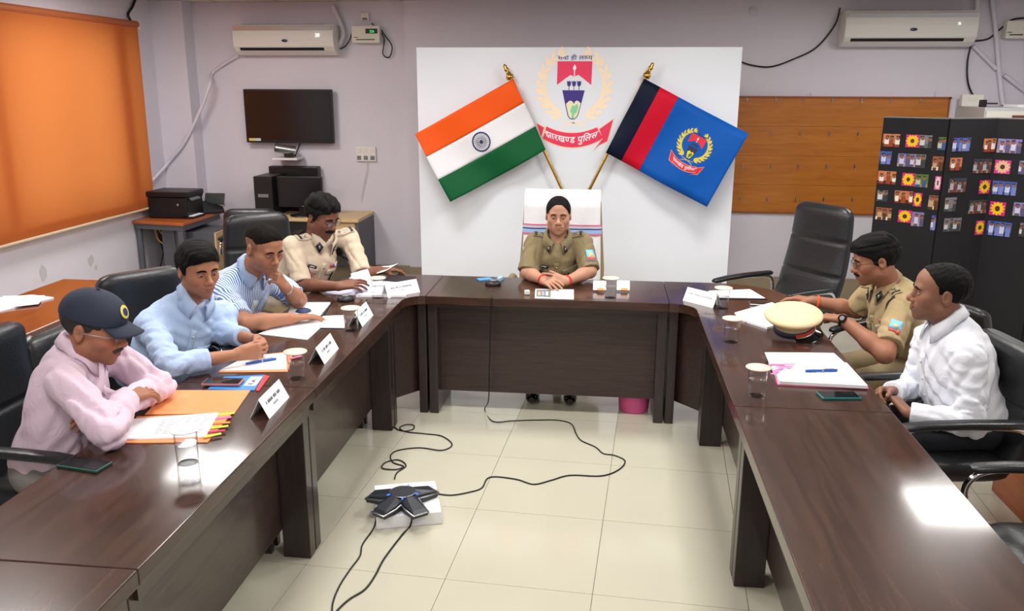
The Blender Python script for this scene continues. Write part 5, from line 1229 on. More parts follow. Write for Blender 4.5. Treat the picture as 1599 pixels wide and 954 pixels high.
# --- officer in cream uniform, moustache and glasses
p4J = dict(head=V3(503, 337, 1, 5.02), N=V3(499, 376, 1, 5.08), S_r=V3(456, 384, 1, 4.94), S_l=V3(545, 370, 1, 5.25), E_r=V3(472, 445, 1, 4.83), W_r=V3(528, 447, 2, .81), E_l=V3(575, 424, 1, 5.12), W_l=V3(590, 420, 1, 5.2), pelvis=(-2.08, 5.14, .58))
p4J['E_l'] = V3(566, 428, 1, 5.1); p4J['W_l'] = V3(594, 422, 1, 5.28)
M_CREAM = fabric('cream_uniform', (198, 180, 157))
c = person(dict(key='cream', label='moustached officer in cream uniform and glasses reading papers', J=p4J, face=(.84, -.42, -.38), hs=1.04, skin=(120, 78, 60), lip=(104, 62, 56), beard=.2, eye_open=.12, gaze=(0, -.35), fat=1.2,
    hands=[dict(W=p4J['W_r'], d=(.9, .25, .1), n=(-.1, .5, -.8), right=True, curl=[(12, 22), (14, 24), (18, 26), (22, 28)], thumb=(40, 10), spread=6), dict(W=p4J['W_l'], d=(.75, .4, -.05), n=(0, 0, -1), right=False, curl=(14, 25), thumb=(30, 10))], fine=[p4J['W_r']+A3([.06, .02, 0]), p4J['W_l']+A3([.06, 0, 0])],
    hair=dict(t=.013, line=[(-.13, -.05), (-.06, -.05), (-.035, -.02), (-.012, .02), (.0, -.02), (.022, -.01), (.032, .04), (.055, .06), (.075, .066), (.12, .07)], lumps=[((0, .04, .09), (.062, .05, .034)), ((0, -.02, .1), (.068, .07, .032))], amp=.004, freq=95, seed=9), hair_mat=M_HAIRK, moustache=(.036, .012),
    shirt=dict(mat=M_CREAM, gorget=True, long=False, to=.95, loose=1.02, amp=.003, seed=31, button=M_GOLD), trouser_mat=M_TRK))
glasses(c, M_BLACK, .022, .015)
uniform(c, M_CREAM); N, up, R, F = c['N'], c['up'], c['R'], c['F']
nt_ = c['decal']('name_plate', M_BLACK, N-up*.1-R*.095+F*.1, -F, R, (.075, .018), off=.009, n=(5, 1))
c['decal']('name_lettering', M_WHITEP, N-up*.1-R*.095+F*.1, -F, R, (.05, .005), par=nt_, off=.012, th=.001, n=(5, 1))
for k, cc in enumerate(((196, 40, 50), (60, 60, 170), (230, 230, 235), (226, 190, 120))):
    c['decal']('ribbon_bar', mat('ribbon_%d' % k, cc, .6), N-up*.085+R*(.06+.022*k)+F*.1, -F, R, (.022, .016), off=.009, n=(2, 1))
c['decal']('pocket_badge', mat('badge_red', (206, 70, 40), .5), N-up*.165-R*.075+F*.1, -F, R, (.026, .036), off=.011, n=(2, 3))
c['decal']('lanyard', M_BLACK, N-up*.09+R*.15+F*.05, -F, R, (.014, .16), off=.006, n=(1, 12))
c['decal']('whistle_cord', M_BLACK, N-up*.17+R*.1+F*.1, -F, R, (.016, .09), off=.012, n=(1, 6), rot=.15)
# --- woman officer at the head of the table
p5J = dict(head=V3(872, 336, 1, 5.40), N=V3(871, 377, 1, 5.44), S_r=V3(836, 379, 1, 5.44), S_l=V3(909, 379, 1, 5.44), E_r=V3(824, 426, 1, 5.30), W_r=V3(849, 438, 2, .79), E_l=V3(921, 424, 1, 5.30), W_l=V3(884, 439, 2, .79), pelvis=(-.32, 5.62, .58))
M_KH = fabric('olive_khaki_uniform', (128, 114, 84)); cl5 = V3(866, 440, 2, .795)
c = person(dict(key='woman', label='woman officer in olive khaki uniform seated before the emblem', J=p5J, face=(.06, -1, -.06), hs=.98, skin=(178, 132, 108), lip=(150, 84, 80), beard=0, eye_open=.28, gaze=(0, -.05), nose=1.05, fat=1.12, brow=.7, jaw=1.02,
    hands=[dict(W=p5J['W_r'], d=cl5-p5J['W_r']+A3([0, -.05, 0]), n=(.45, .2, -.8), right=True, curl=[(14, 20), (14, 20), (14, 22), (16, 25)], thumb=(20, 10), scale=.92, spread=6), dict(W=p5J['W_l'], d=cl5-p5J['W_l']+A3([-.02, .0, .02]), n=(-.2, .75, -.45), right=False, curl=[(10, 15), (45, 45), (50, 45), (55, 45)], thumb=(30, 5), scale=.9)], fine=[p5J['W_r'], p5J['W_l'], cl5],
    hair=dict(t=.006, line=[(-.13, -.07), (-.06, -.06), (-.03, -.035), (-.005, -.03), (.018, -.022), (.032, .008), (.05, .05), (.068, .075), (.085, .086), (.12, .088)], side=.8, amp=.0006), hair_mat=M_HAIRK,
    shirt=dict(mat=M_KH, gorget=2, long=False, to=.95, loose=1.12, amp=.003, seed=41, button=M_GOLD), trouser_mat=M_TRK))
uniform(c, M_KH); N, up, R, F = c['N'], c['up'], c['R'], c['F']
MB().sphere(c['hp'](0, -.115, -.01), (.035, .03, .035)).build('hair_bun', M_HAIRK, c['root'])
nt_ = c['decal']('name_plate', M_BLACK, N-up*.1-R*.09+F*.1, -F, R, (.075, .02), off=.011, n=(5, 1))
c['decal']('name_lettering', M_WHITEP, N-up*.1-R*.09+F*.1, -F, R, (.05, .006), par=nt_, off=.014, th=.001, n=(5, 1))
def arm_patch(c, side, dirn, z=.1):
    S, E = c['J']['S_'+side], c['J']['E_'+side]; q = S+(E-S)*.4; d = nrm(E-S); x = nrm(np.cross(d, dirn))
    a = c['decal']('sleeve_patch', mat('patch_blue', (120, 185, 220), .6), q, -A3(dirn), x, (.055, .065), off=.004, n=(5, 5))
    c['decal']('patch_scroll', mat('patch_red', (206, 84, 70), .6), q+d*.022, -A3(dirn), x, (.052, .018), par=a, off=.0065, th=.001, n=(5, 2))
    c['decal']('patch_crest', mat('patch_gold', (226, 190, 90), .6), q-d*.008, -A3(dirn), x, (.024, .024), par=a, off=.0065, th=.001, n=(2, 2))
arm_patch(c, 'l', (.45, -.9, .1))
c['decal']('lanyard', mat('dark_cord', (24, 24, 32), .6), N-up*.1+R*.15+F*.05, -F, R, (.022, .13), off=.006, n=(2, 8), rot=-.1)
c['decal']('pocket_badge', M_BLACK, N-up*.16+R*.07+F*.1, -F, R, (.026, .045), off=.012, n=(2, 3))
M_REDT = mat('red_thread', (200, 44, 36), .7)
band(c, 'wrist_thread', p5J['W_r'], p5J['E_r'], .03, .006, M_REDT, .012); band(c, 'wrist_thread', p5J['W_l'], p5J['E_l'], .03, .0065, M_REDT, .012)
# --- officer in khaki on the right, seen in profile
p6J = dict(head=V3(1367, 405, 1, 4.42), N=V3(1392, 452, 1, 4.47), S_l=V3(1410, 478, 1, 4.30), S_r=V3(1356, 462, 1, 4.66), E_l=V3(1382, 553, 1, 4.06), W_l=V3(1316, 499, 2, .82), E_r=V3(1338, 484, 1, 4.72), W_r=V3(1268, 470, 2, .80), pelvis=(1.68, 4.46, .58))
M_KH2 = fabric('khaki_uniform', (164, 144, 106))
c = person(dict(key='khaki', label='moustached officer in khaki uniform in profile behind the peaked cap', J=p6J, face=(-.95, .06, -.26), hs=1.04, skin=(146, 98, 74), lip=(120, 70, 62), beard=.2, eye_open=.2, gaze=(0, -.3), fat=1.1, arm=1.08,
    hands=[dict(W=p6J['W_l'], d=(-.85, .5, -.05), n=(-.1, .2, -1), right=False, curl=[(25, 40), (30, 45), (35, 45), (38, 45)], thumb=(25, 15)), dict(W=p6J['W_r'], d=(-.9, .35, .05), n=(0, 0, -1), right=True, curl=[(14, 20), (16, 26), (20, 30), (24, 32)], thumb=(35, 15), spread=5)], fine=[p6J['W_l']+A3([-.06, .03, 0]), p6J['W_r']+A3([-.07, .03, 0])],
    hair=dict(t=.011, line=[(-.13, -.06), (-.06, -.055), (-.035, -.03), (-.012, .02), (.0, -.02), (.02, -.01), (.03, .035), (.055, .052), (.075, .058), (.12, .06)], lumps=[((0, .05, .082), (.06, .055, .034)), ((0, -.01, .095), (.068, .075, .032))], amp=.0025, freq=120, seed=6), hair_mat=M_HAIRK, moustache=(.03, .008),
    shirt=dict(mat=M_KH2, gorget=True, long=False, to=.82, loose=1.12, amp=.0035, seed=51, belly=1.15, button=M_GOLD), trouser_mat=M_TRK))
glasses(c, M_BLACK, .023, .015)
uniform(c, M_KH2); arm_patch(c, 'l', (-.35, -.93, .1)); N, up, R, F = c['N'], c['up'], c['R'], c['F']
c['decal']('ribbon_bar', mat('ribbon_pinkish', (206, 120, 110), .6), N-up*.09+R*.1+F*.1, -F, R, (.06, .018), off=.009, n=(4, 1))
c['decal']('lanyard', M_BLACK, N-up*.06+R*.15+F*.03, -nrm(F+up*.5), R, (.014, .12), off=.006, n=(1, 8), rot=-.3)
band(c, 'wrist_thread', p6J['W_r'], p6J['E_r'], .032, .006, mat('orange_thread_bright', (226, 84, 36), .7), .03)
wo = band(c, 'wristwatch_strap', p6J['W_l'], p6J['E_l'], .031, .008, M_BLACK, .012)
d_ = nrm(p6J['W_l']-p6J['E_l']); cc = p6J['W_l']-d_*.012; nn = nrm(A3([-.45, -.75, .5])-d_*(A3([-.45, -.75, .5])@d_))
MB().cyl(cc+nn*.026, cc+nn*.04, .021, n=20).build('watch_case', M_BLACKG, wo); MB().cyl(cc+nn*.0402, cc+nn*.0412, .012, n=16).build('watch_dial', M_GREYP, wo)
# --- man in white shirt on the right, seen in profile
p7J = dict(head=V3(1468, 457, 1, 3.62), N=V3(1486, 514, 1, 3.62), S_l=V3(1512, 556, 1, 3.46), S_r=V3(1450, 528, 1, 3.8), E_l=V3(1516, 662, 1, 3.38), W_l=V3(1428, 645, 1, 3.47), E_r=V3(1424, 608, 1, 3.8), W_r=V3(1392, 612, 1, 3.62), pelvis=(1.58, 3.6, .58))
p7J['W_l'] = V3(1418, 645, 1, 3.46)
M_WSH = fabric('white_shirt', (226, 229, 238), .02); cl7 = V3(1382, 608, 1, 3.6)
c = person(dict(key='white', label='balding man in white shirt in profile at the right', J=p7J, face=(-.96, .18, .0), hs=1.03, skin=(138, 96, 76), lip=(118, 70, 64), beard=.3, eye_open=.4, gaze=(0, 0), fat=1.05,
    hands=[dict(W=p7J['W_l'], d=cl7-p7J['W_l'], n=(-.5, .6, -.4), right=False, curl=[(35, 45), (40, 45), (45, 45), (48, 45)], thumb=(20, 15)), dict(W=p7J['W_r'], d=(-.75, -.5, .1), n=(.0, -.8, -.5), right=True, curl=[(35, 45), (40, 45), (45, 45), (48, 45)], thumb=(20, 15))], fine=[p7J['W_l']+A3([-.05, .05, .03]), p7J['W_r']+A3([-.05, -.03, 0])],
    hair=dict(t=.005, line=[(-.13, -.05), (-.06, -.045), (-.035, -.02), (-.012, .025), (.0, -.01), (.014, .0), (.022, .05), (.04, .078), (.06, .095), (.12, .1)], amp=.0012, freq=180), hair_mat=M_HAIRK,
    shirt=dict(mat=M_WSH, long=True, to=.95, loose=1.06, amp=.0045, seed=61, belly=1.0), trouser_mat=M_TRD))
# ------------------------------------------------------------------ things on the tables
def Tp(x, y, z=ZT): return at(x, y, 2, z)
M_LID = mat('glass_cover', (226, 196, 178), .5); M_WATER = thin_glass('water', (.96, .98, .99), .4)
GL = [((286, 729), 'drinking glass nearest the camera beside the pink shirted man\'s papers', (240, 240, 244)), ((459, 595), 'covered glass beside the light blue shirted man\'s pen', None), ((546, 519), 'covered glass before the striped shirted man\'s papers', None), ((588, 467), 'covered glass before the cream officer\'s papers', None),
      ((953, 467), 'covered glass between two white packets on centre table', None), ((1129, 484), 'covered glass at the right name card', None), ((1143, 537), 'covered glass left of the peaked cap', None), ((1183, 622), 'covered glass beside the pink folder', None)]
g0 = None
for (x, y), lab, lc in GL:
    p = Tp(x, y); p.y += .033
    if g0 is None:
        g0 = empty('drinking_glass', (0, 0, 0), lab, 'glass', 'covered drinking glasses')
        MB().lathe([(.001, 0), (.032, 0), (.034, .003), (.037, .115), (.0365, .1155)], n=28).build('tumbler', M_GLASS, g0, world=False)
        MB().lathe([(.034, .0695), (.0345, .07), (.001, .0701)], n=24).build('water', M_WATER, g0, world=False)
        MB().lathe([(.001, .1155), (.047, .1155), (.05, .118), (.049, .121), (.012, .122), (.001, .122)], n=28).build('cover', M_LID, g0, world=False); o = g0
        for ch in o.children:
            if ch.name == 'cover': ch.data.materials[0] = mat('glass_cover_white', (236, 236, 238), .5)
        first = True
    else:
        o = copy_tree(g0); o['label'] = lab
        for ch in o.children:
            if ch.name.startswith('cover') and ch.data.materials[0].name == 'glass_cover_white':
                ch.material_slots[0].link = 'OBJECT'; ch.material_slots[0].material = M_LID
    o.location = p
def paper_on(nm, px, z, th, m, label=None, cat=None, parent=None, group=None):
    """flat sheet stack whose corners are seen at four photo pixels"""
    P = [at(x, y, 2, z+th) for x, y in px]; b = MB(); b.prism([(p.x, p.y) for p in P], z+.0004, z+th)
    o = b.build(nm, m, parent)
    if label: tag(o, label, cat, group)
    return o
def print_lines(par, px, z, n, m, span=(.12, .8)):
    P = [at(x, y, 2, z) for x, y in px]; b = MB()
    for k in range(n):
        t = (k+1.2)/(n+2); a = P[0].lerp(P[3], t); c = P[1].lerp(P[2], t); e = (P[3]-P[0])/(n+2)*.3
        for q in range(6):
            s0 = span[0]+(span[1]-span[0])*q/6; s1 = s0+(span[1]-span[0])/6*random.uniform(.5, .9); b.add([a.lerp(c, s0), a.lerp(c, s1), a.lerp(c, s1)+e, a.lerp(c, s0)+e], [(0, 1, 2, 3)])
    return b.build('print', m, par)
M_ORF = mat('orange_folder', (236, 150, 96), .55); M_PKF = mat('pink_folder', (226, 110, 150), .5); M_PENB = mat('blue_pen', (36, 84, 170), .35); M_INKG = mat('grey_print', (150, 150, 158), .8)
TABC = [mat('tab_yellow', (226, 226, 70), .5), mat('tab_pink', (240, 110, 170), .5), mat('tab_orange', (245, 140, 60), .5), mat('tab_green', (190, 220, 60), .5), mat('tab_red', (206, 50, 90), .5)]
def tabs(par, pts, z, w=.045, d=.014, ang=0.):
    for k, (x, y) in enumerate(pts):
        p = Tp(x, y, z); MB().box((p.x, p.y, z+.0012*k), (w, d, .001), rz=ang+random.uniform(-.25, .25)).build('index_tab', TABC[k % 5], par)
def pen(px0, px1, z, label, m=M_PENB):
    a, b = Tp(*px0, z+.006), Tp(*px1, z+.006); e = empty('pen', (a.x, a.y, z), label, 'pen'); d = (b-a)
    MB().cyl(a, a+d*.55, .0055, n=10).build('barrel', m, e); MB().cyl(a+d*.55, b, .006, n=10).build('cap', m, e); MB().cyl(a+d*.5, a+d*.56, .0064, n=10).build('ring', M_STEEL, e); MB().box(a+d*.75+Vector((0, 0, .008)), (.003, d.length*.3, .002), rz=atan2(d.y, d.x)-pi/2).build('clip', M_STEEL, e)
def phone(px, z, label, case, scr=(30, 32, 36), fl=True):
    P = [Tp(x, y, z+.009) for x, y in px]; c = sum(P, Vector())/4; e = empty('smartphone', (c.x, c.y, z), label, 'phone', 'smartphones on the tables')
    ax = (P[1]-P[0]+P[2]-P[3]); an = atan2(ax.y, ax.x); L = .158; w = .076
    MB().box((c.x, c.y, z+.0055), (L, w, .01), rz=an, bev=.003).build('case', case, e); MB().box((c.x, c.y, z+.011), (L-.01, w-.008, .001), rz=an).build('screen', mat('phone_glass', (24, 26, 30), .06), e); return e
def tent(px, label, lines, w=.0, txt=None):
    """px: front-bottom-left, front-bottom-right seen on the table, then ridge pixels give the lean"""
    a, b = Tp(*px[0]), Tp(*px[1]); d = b-a; n = Vector((-d.y, d.x, 0)).normalized(); L = d.length; h = .075; t = .075
    e = empty('name_card', ((a.x+b.x)/2, (a.y+b.y)/2, ZT), label, 'name card', 'folded name cards')
    r = (a+n*t/2+Vector((0, 0, h)), b+n*t/2+Vector((0, 0, h))); bk = (a+n*t, b+n*t)
    f = MB(); f.add([a, b, r[1], r[0]], [(0, 1, 2, 3)]); o = f.build('front_leaf', M_PAPER, e); md = o.modifiers.new('t', 'SOLIDIFY'); md.thickness = .0015
    f = MB(); f.add([bk[0], bk[1], r[1], r[0]], [(1, 0, 3, 2)]); o2 = f.build('back_leaf', M_PAPER, e); md = o2.modifiers.new('t', 'SOLIDIFY'); md.thickness = .0015
    u = d.normalized(); v = (r[0]-a).normalized(); nn = u.cross(v)
    for k, s in enumerate(lines):
        b_ = MB()
        if isinstance(s, str):
            V, Fs, wd = text_tris(s, .0); sc = min(.021, L*.78/wd); x0 = (L-wd*sc)/2
            b_.add([a+u*(x0+x*sc)+v*(.045-.024*k+y*sc)+nn*.0012 for x, y in V], Fs)
        else:                                                  # print too blurred to read in the photograph: word-sized marks
            x = (1-s)/2*L; hgt = .012 if k == 0 else .008
            while x < (1+s)/2*L-.008:
                w_ = random.uniform(.003, .006); p0 = a+u*x+v*(.046-.02*k)+nn*.0012
                b_.add([p0, p0+u*w_, p0+u*w_+v*hgt, p0+v*hgt], [(0, 1, 2, 3)]); x += w_+random.choice((.003, .003, .004, .011))
        b_.build('lettering', M_INKD if k == 0 else M_INKG, o)
M_INKD = mat('dark_print', (84, 84, 92), .8)
# pink shirted man's things
of = empty('folder', tuple(Tp(300, 650)), 'open orange folder with marked papers before the pink shirted man', 'folder')
paper_on('upper_leaf', [(226, 647), (262, 609), (391, 609), (366, 645)], ZT, .003, M_ORF, parent=of); paper_on('lower_leaf', [(184, 691), (214, 650), (362, 645), (324, 690)], ZT, .004, M_ORF, parent=of)
pg = paper_on('papers', [(191, 685), (206, 654), (341, 644), (321, 681)], ZT+.004, .006, M_PAPER, parent=of); print_lines(pg, [(206, 656), (341, 646), (322, 679), (192, 683)], ZT+.0108, 9, M_INKG, (.35, .93))
tabs(of, [(353, 646), (348, 653), (346, 661), (343, 668), (338, 675), (332, 682)], ZT+.0045, .06, .016, .5)
M_GREENC = mat('green_phone_case', (22, 70, 58), .4)
phone([(92, 727), (151, 737), (172, 720), (113, 712)], ZT, 'smartphone in dark green case near the lower left', M_GREENC)
tent([(421, 654), (452, 620)], 'folded white name card before the pink shirted man', [.68, .25])
bf = empty('folder', tuple(Tp(375, 600)), 'blue and red plastic folder under a phone', 'folder')
paper_on('cover', [(324, 607), (350, 588), (413, 585), (397, 609)], ZT, .004, mat('blue_folder', (52, 134, 216), .35), parent=bf); paper_on('spine', [(399, 609), (413, 585), (421, 587), (404, 610)], ZT, .005, mat('red_spine', (206, 50, 56), .4), parent=bf)
lb = paper_on('label', [(380, 602), (392, 588), (410, 588), (399, 602)], ZT+.004, .001, M_PAPER, parent=bf)
V, Fs, wd = text_tris('EA', .02); q0, q1, q3 = Tp(384, 600, ZT+.0056), Tp(396, 589.5, ZT+.0056), Tp(397, 600, ZT+.0056); b_ = MB(); b_.add([q0+(q1-q0)*(x/wd)*.8+(q3-q0)*(.9-y) * .8 for x, y in V], Fs); b_.build('lettering', M_TEXT, lb)
phone([(313, 601), (373, 601), (381, 590), (326, 589)], ZT+.006, 'smartphone in rose case lying on the blue folder', mat('rose_case', (170, 110, 104), .4))
# light blue shirted man
o2 = empty('folder', tuple(Tp(400, 570)), 'orange folder with white papers under the clasped hands', 'folder')
paper_on('folder_leaf', [(340, 581), (385, 556), (459, 548), (449, 580)], ZT, .003, M_ORF, parent=o2); paper_on('papers', [(343, 578), (386, 556), (447, 551), (447, 576)], ZT+.003, .005, M_PAPER, parent=o2); tabs(o2, [(466, 553), (462, 558)], ZT+.006, .06, .018, .8)
pen((384, 568), (431, 560), ZT+.008, 'blue pen on the white papers before clasped hands')
tent([(507, 569), (529, 544)], 'folded white name card before the light blue shirted man', [.68, .25])
# striped shirted man
s3 = empty('paper_sheet', tuple(Tp(450, 517)), 'loose white sheets under the striped shirted man\'s flat hand', 'papers'); paper_on('lower_sheet', [(403, 521), (448, 503), (517, 496), (480, 530)], ZT, .003, M_PAPER, parent=s3); paper_on('upper_sheet', [(440, 510), (490, 494), (536, 492), (538, 512)], ZT+.003, .002, M_PAPER, parent=s3)
nb = empty('notebook', tuple(Tp(482, 484)), 'open notebook with dark cover before the striped shirted man', 'notebook'); paper_on('cover', [(444, 498), (458, 471), (519, 471), (500, 500)], ZT, .006, M_BLACK, parent=nb); paper_on('pages', [(446, 494), (459, 472), (516, 472), (497, 495)], ZT+.006, .008, M_PAPER, parent=nb)
p = Tp(474, 486, ZT+.016); tag(MB().lathe([(.04, 0), (.042, .006), (.03, .014), (.001, .016)], p-Vector((0, 0, .002)), 24).build('spectacle_pouch', mat('navy_pouch', (36, 56, 92), .6)), 'dark blue rounded pouch lying on the open notebook', 'pouch')
tent([(566, 510), (583, 492)], 'folded white name card before the striped shirted man', [.68, .25])
for px, lab in (((540, 469), 'black round table microphone before the cream officer'), ((770, 445), 'black round table microphone on the centre table')):
    p = Tp(*px); e = empty('table_microphone', tuple(p), lab, 'microphone', 'round table microphones'); MB().lathe([(.048, 0), (.052, .008), (.045, .022), (.03, .028), (.001, .03)], p, 28).build('body', M_BLACK, e); MB().lathe([(.022, .0), (.022, .003), (.001, .004)], p+Vector((0, 0, .0295)), 20).build('grille', M_GREYP, e)
p = Tp(764, 437); tag(MB().box((p.x-.03, p.y, ZT+.004), (.09, .06, .006), rz=.5).build('card_packet', mat('card_blue', (80, 150, 200), .4)), 'blue card lying behind the centre microphone', 'card')
p = Tp(781, 438); tag(MB().box((p.x, p.y, ZT+.012), (.025, .07, .02), rz=-.2).build('card_holder', mat('card_lightblue', (150, 190, 215), .4)), 'light blue clip beside the centre microphone', 'clip')
# cream officer's papers
def page_curl(nm, a, b, c, d, up, m, label=None, par=None):
    A, B, C_, D = [Vector(q) for q in (a, b, c, d)]; vs = []; n = 14
    for j in range(5):
        for i in range(n+1):
            t = i/n; p = A.lerp(B, t).lerp(D.lerp(C_, t), j/4); vs.append(p+Vector((0, 0, .004+up*t**1.6+.01*sin(t*6)*t)))
    o = MB().add(vs, [(j*(n+1)+i, j*(n+1)+i+1, (j+1)*(n+1)+i+1, (j+1)*(n+1)+i) for j in range(4) for i in range(n)], 0, True).build(nm, m, par)
    md = o.modifiers.new('t', 'SOLIDIFY'); md.thickness = .0012
    return tag(o, label, 'papers') if label else o
M_LIL = mat('lilac_paper', (214, 212, 236), .75)
cp = empty('paper_stack', tuple(Tp(600, 452)), 'stack of papers with raised pages in the cream officer\'s hands', 'papers')
paper_on('stack', [(556, 461), (566, 440), (640, 436), (634, 461)], ZT, .012, M_PAPER, parent=cp); paper_on('stack', [(503, 458), (545, 442), (592, 444), (582, 463)], ZT, .003, M_LIL, parent=cp)
page_curl('raised_page', Tp(545, 436, ZT+.03), Tp(606, 428, ZT+.02), Tp(622, 418, ZT+.03), Tp(560, 420, ZT+.03), .03, M_PAPER, par=cp); page_curl('raised_page', Tp(560, 462, ZT+.01), Tp(548, 440, ZT+.03), Tp(575, 432, ZT+.03), Tp(590, 456, ZT+.01), .05, M_LIL, par=cp)
e = empty('document_case', tuple(Tp(620, 436)), 'dark flat document case behind the left corner papers', 'case'); paper_on('case', [(598, 438), (608, 429), (650, 432), (643, 441)], ZT, .016, M_BLACK, parent=e); paper_on('zip_edge', [(598, 439), (599, 437.5), (644, 440), (643, 442)], ZT+.004, .003, M_STEEL, parent=e)
tent([(606, 465), (656, 456)], 'folded white name card before the cream officer', [.68, .25])
# centre table
ic = empty('identity_card', tuple(Tp(865, 459)), 'white card with a picture print before the woman officer', 'card'); paper_on('card', [(835, 465), (836, 451), (896, 452), (896, 467)], ZT, .003, M_PAPER, parent=ic); pic = paper_on('picture', [(837.5, 463), (838, 452), (860, 452.5), (860, 464)], ZT+.003, .0008, M_GREYP, parent=ic)
for k, cc in enumerate(((200, 170, 130), (150, 160, 180), (226, 210, 190))): paper_on('picture_patch', [(840+6*k, 461), (840+6*k, 455), (844+6*k, 455.2), (844+6*k, 461.2)], ZT+.0038, .0006, mat('patch_print_%d' % k, cc, .6), parent=pic)
p = Tp(823, 460); tag(MB().box((p.x, p.y, ZT+.014), (.03, .026, .026), rz=.3, bev=.004).build('eraser_block', M_WHITEP), 'small white block left of the identity card', 'block')
for px, lab in (((936, 456), 'left white packet with orange print beside centre glass'), ((973, 456), 'right white packet with orange print beside centre glass')):
    p = Tp(*px); e = empty('paper_packet', tuple(p), lab, 'packet', 'white packets on the centre table'); M = Matrix.Rotation(radians(-52), 4, 'X')
    MB().box((p.x, p.y+.035, ZT+.032), (.078, .008, .075), M=M, bev=.003).build('wrapper', M_PAPER, e); MB().box((p.x+.006, p.y-.002, ZT+.016), (.04, .01, .018), M=M).build('print_mark', mat('orange_mark', (240, 140, 60), .6), e)
# right wing
tent([(1066, 469), (1113, 481)], 'folded white name card at the right corner table', ['SHRI. MANOJ KAUSHIK'])
e = empty('writing_pad', tuple(Tp(1155, 465)), 'white writing pad behind the right name card', 'pad'); paper_on('backing', [(1100, 466), (1105, 454), (1172, 451), (1198, 467)], ZT, .004, M_BLACK, parent=e); paper_on('sheet', [(1102, 464), (1107, 454), (1171, 451.5), (1195, 465.5)], ZT+.004, .002, M_PAPER, parent=e)
rs = empty('paper_stack', tuple(Tp(1200, 490)), 'stack of white papers with coloured tabs before the khaki officer', 'papers'); paper_on('lower_sheets', [(1145, 494), (1203, 474), (1256, 494), (1198, 511)], ZT, .012, M_PAPER, parent=rs); ps_ = paper_on('upper_sheets', [(1147, 488), (1205, 472), (1252, 490), (1196, 505)], ZT+.012, .01, M_PAPER, parent=rs); print_lines(ps_, [(1152, 487), (1205, 473), (1246, 488), (1196, 502)], ZT+.0226, 7, M_INKG, (.1, .6)); tabs(rs, [(1150, 496), (1158, 499), (1168, 503), (1180, 506)], ZT+.004, .035, .014, -.5)
phone([(1178, 476), (1204, 478), (1206, 471), (1182, 470)], ZT, 'smartphone under the khaki officer\'s far hand', M_STEEL)
sg = empty('folded_spectacles', tuple(Tp(1228, 484)), 'folded dark spectacles beside the khaki officer\'s papers', 'spectacles')
for k in (0, 1):
    c0 = Tp(1218+17*k, 484, ZT+.022); MB().tube([c0+Vector((.022*cos(t), .002*sin(t), .016*sin(t))) for t in np.linspace(0, 2*pi, 16, endpoint=False)], .0015, 6, closed=True).build('rim', M_BLACK, sg); MB().tube([c0+Vector((.02*(2*k-1), 0, .004)), c0+Vector((-.05*(2*k-1), .03+.006*k, -.014))], .0016, 6).build('temple', M_BLACK, sg)
# peaked cap
pc_ = Tp(1243, 535); pc_ = pc_+Vector((0, .07, 0)); cpo = empty('peaked_cap', tuple(pc_), 'khaki peaked officer\'s cap with red band lying on the right table', 'cap')
MT = Matrix.Rotation(radians(-20), 4, 'Z') @ Matrix.Rotation(radians(15), 4, 'X'); o0 = pc_+Vector((0, .03, .094))
def ring_loft(secs, n=40):
    b = MB(); vs = []
    for (a, bb, z, oy) in secs: vs += [o0+(MT @ Vector((a*cos(2*pi*i/n), bb*sin(2*pi*i/n)+oy, z))) for i in range(n)]
    b.add(vs, [(j*n+i, j*n+(i+1) % n, (j+1)*n+(i+1) % n, (j+1)*n+i) for j in range(len(secs)-1) for i in range(n)], 0, True); b.add(vs, [tuple(range((len(secs)-1)*n, len(secs)*n))], 0, True); return b
ring_loft([(.092, .1, -.03, 0), (.098, .104, -.015, 0), (.122, .116, .0, .0), (.138, .128, .014, .0), (.14, .13, .022, 0), (.13, .122, .032, 0), (.1, .094, .038, 0), (.05, .05, .04, 0)]).build('crown', mat('cap_khaki', (216, 190, 150), .7, bump=.1, bscale=200), cpo)
ring_loft([(.09, .098, -.062, 0), (.094, .102, -.06, 0), (.094, .102, -.028, 0), (.088, .095, -.026, 0)]).build('band', mat('cap_band', (34, 36, 54), .6), cpo)
b = MB(); n = 14; vs = [o0+(MT @ Vector((.0965*cos(t), .1045*sin(t), z))) for z in (-.056, -.034) for t in np.linspace(-1.25, .35, n)]; b.add(vs, [(i, i+1, n+i+1, n+i) for i in range(n-1)], 0, True); b.build('red_band', mat('cap_red', (206, 66, 40), .6), cpo)
b = MB(); vs = []
for j in range(5):
    for i in range(15):
        t = -.95+1.9*i/14; r = j/4; vs.append(o0+(MT @ Vector(((.092+.055*r*cos(t))*cos(t-.35), (.1+.055*r*cos(t))*sin(t-.35), -.058-.018*r))))
b.add(vs, [(j*15+i, j*15+i+1, (j+1)*15+i+1, (j+1)*15+i) for j in range(4) for i in range(14)], 0, True); o = b.build('peak', M_BLACKG, cpo); md = o.modifiers.new('t', 'SOLIDIFY'); md.thickness = .004
MB().tube([o0+(MT @ Vector((.104*cos(t), .112*sin(t), -.05))) for t in np.linspace(-1.2, .5, 14)], .004, 6).build('chin_cord', M_STEEL, cpo)
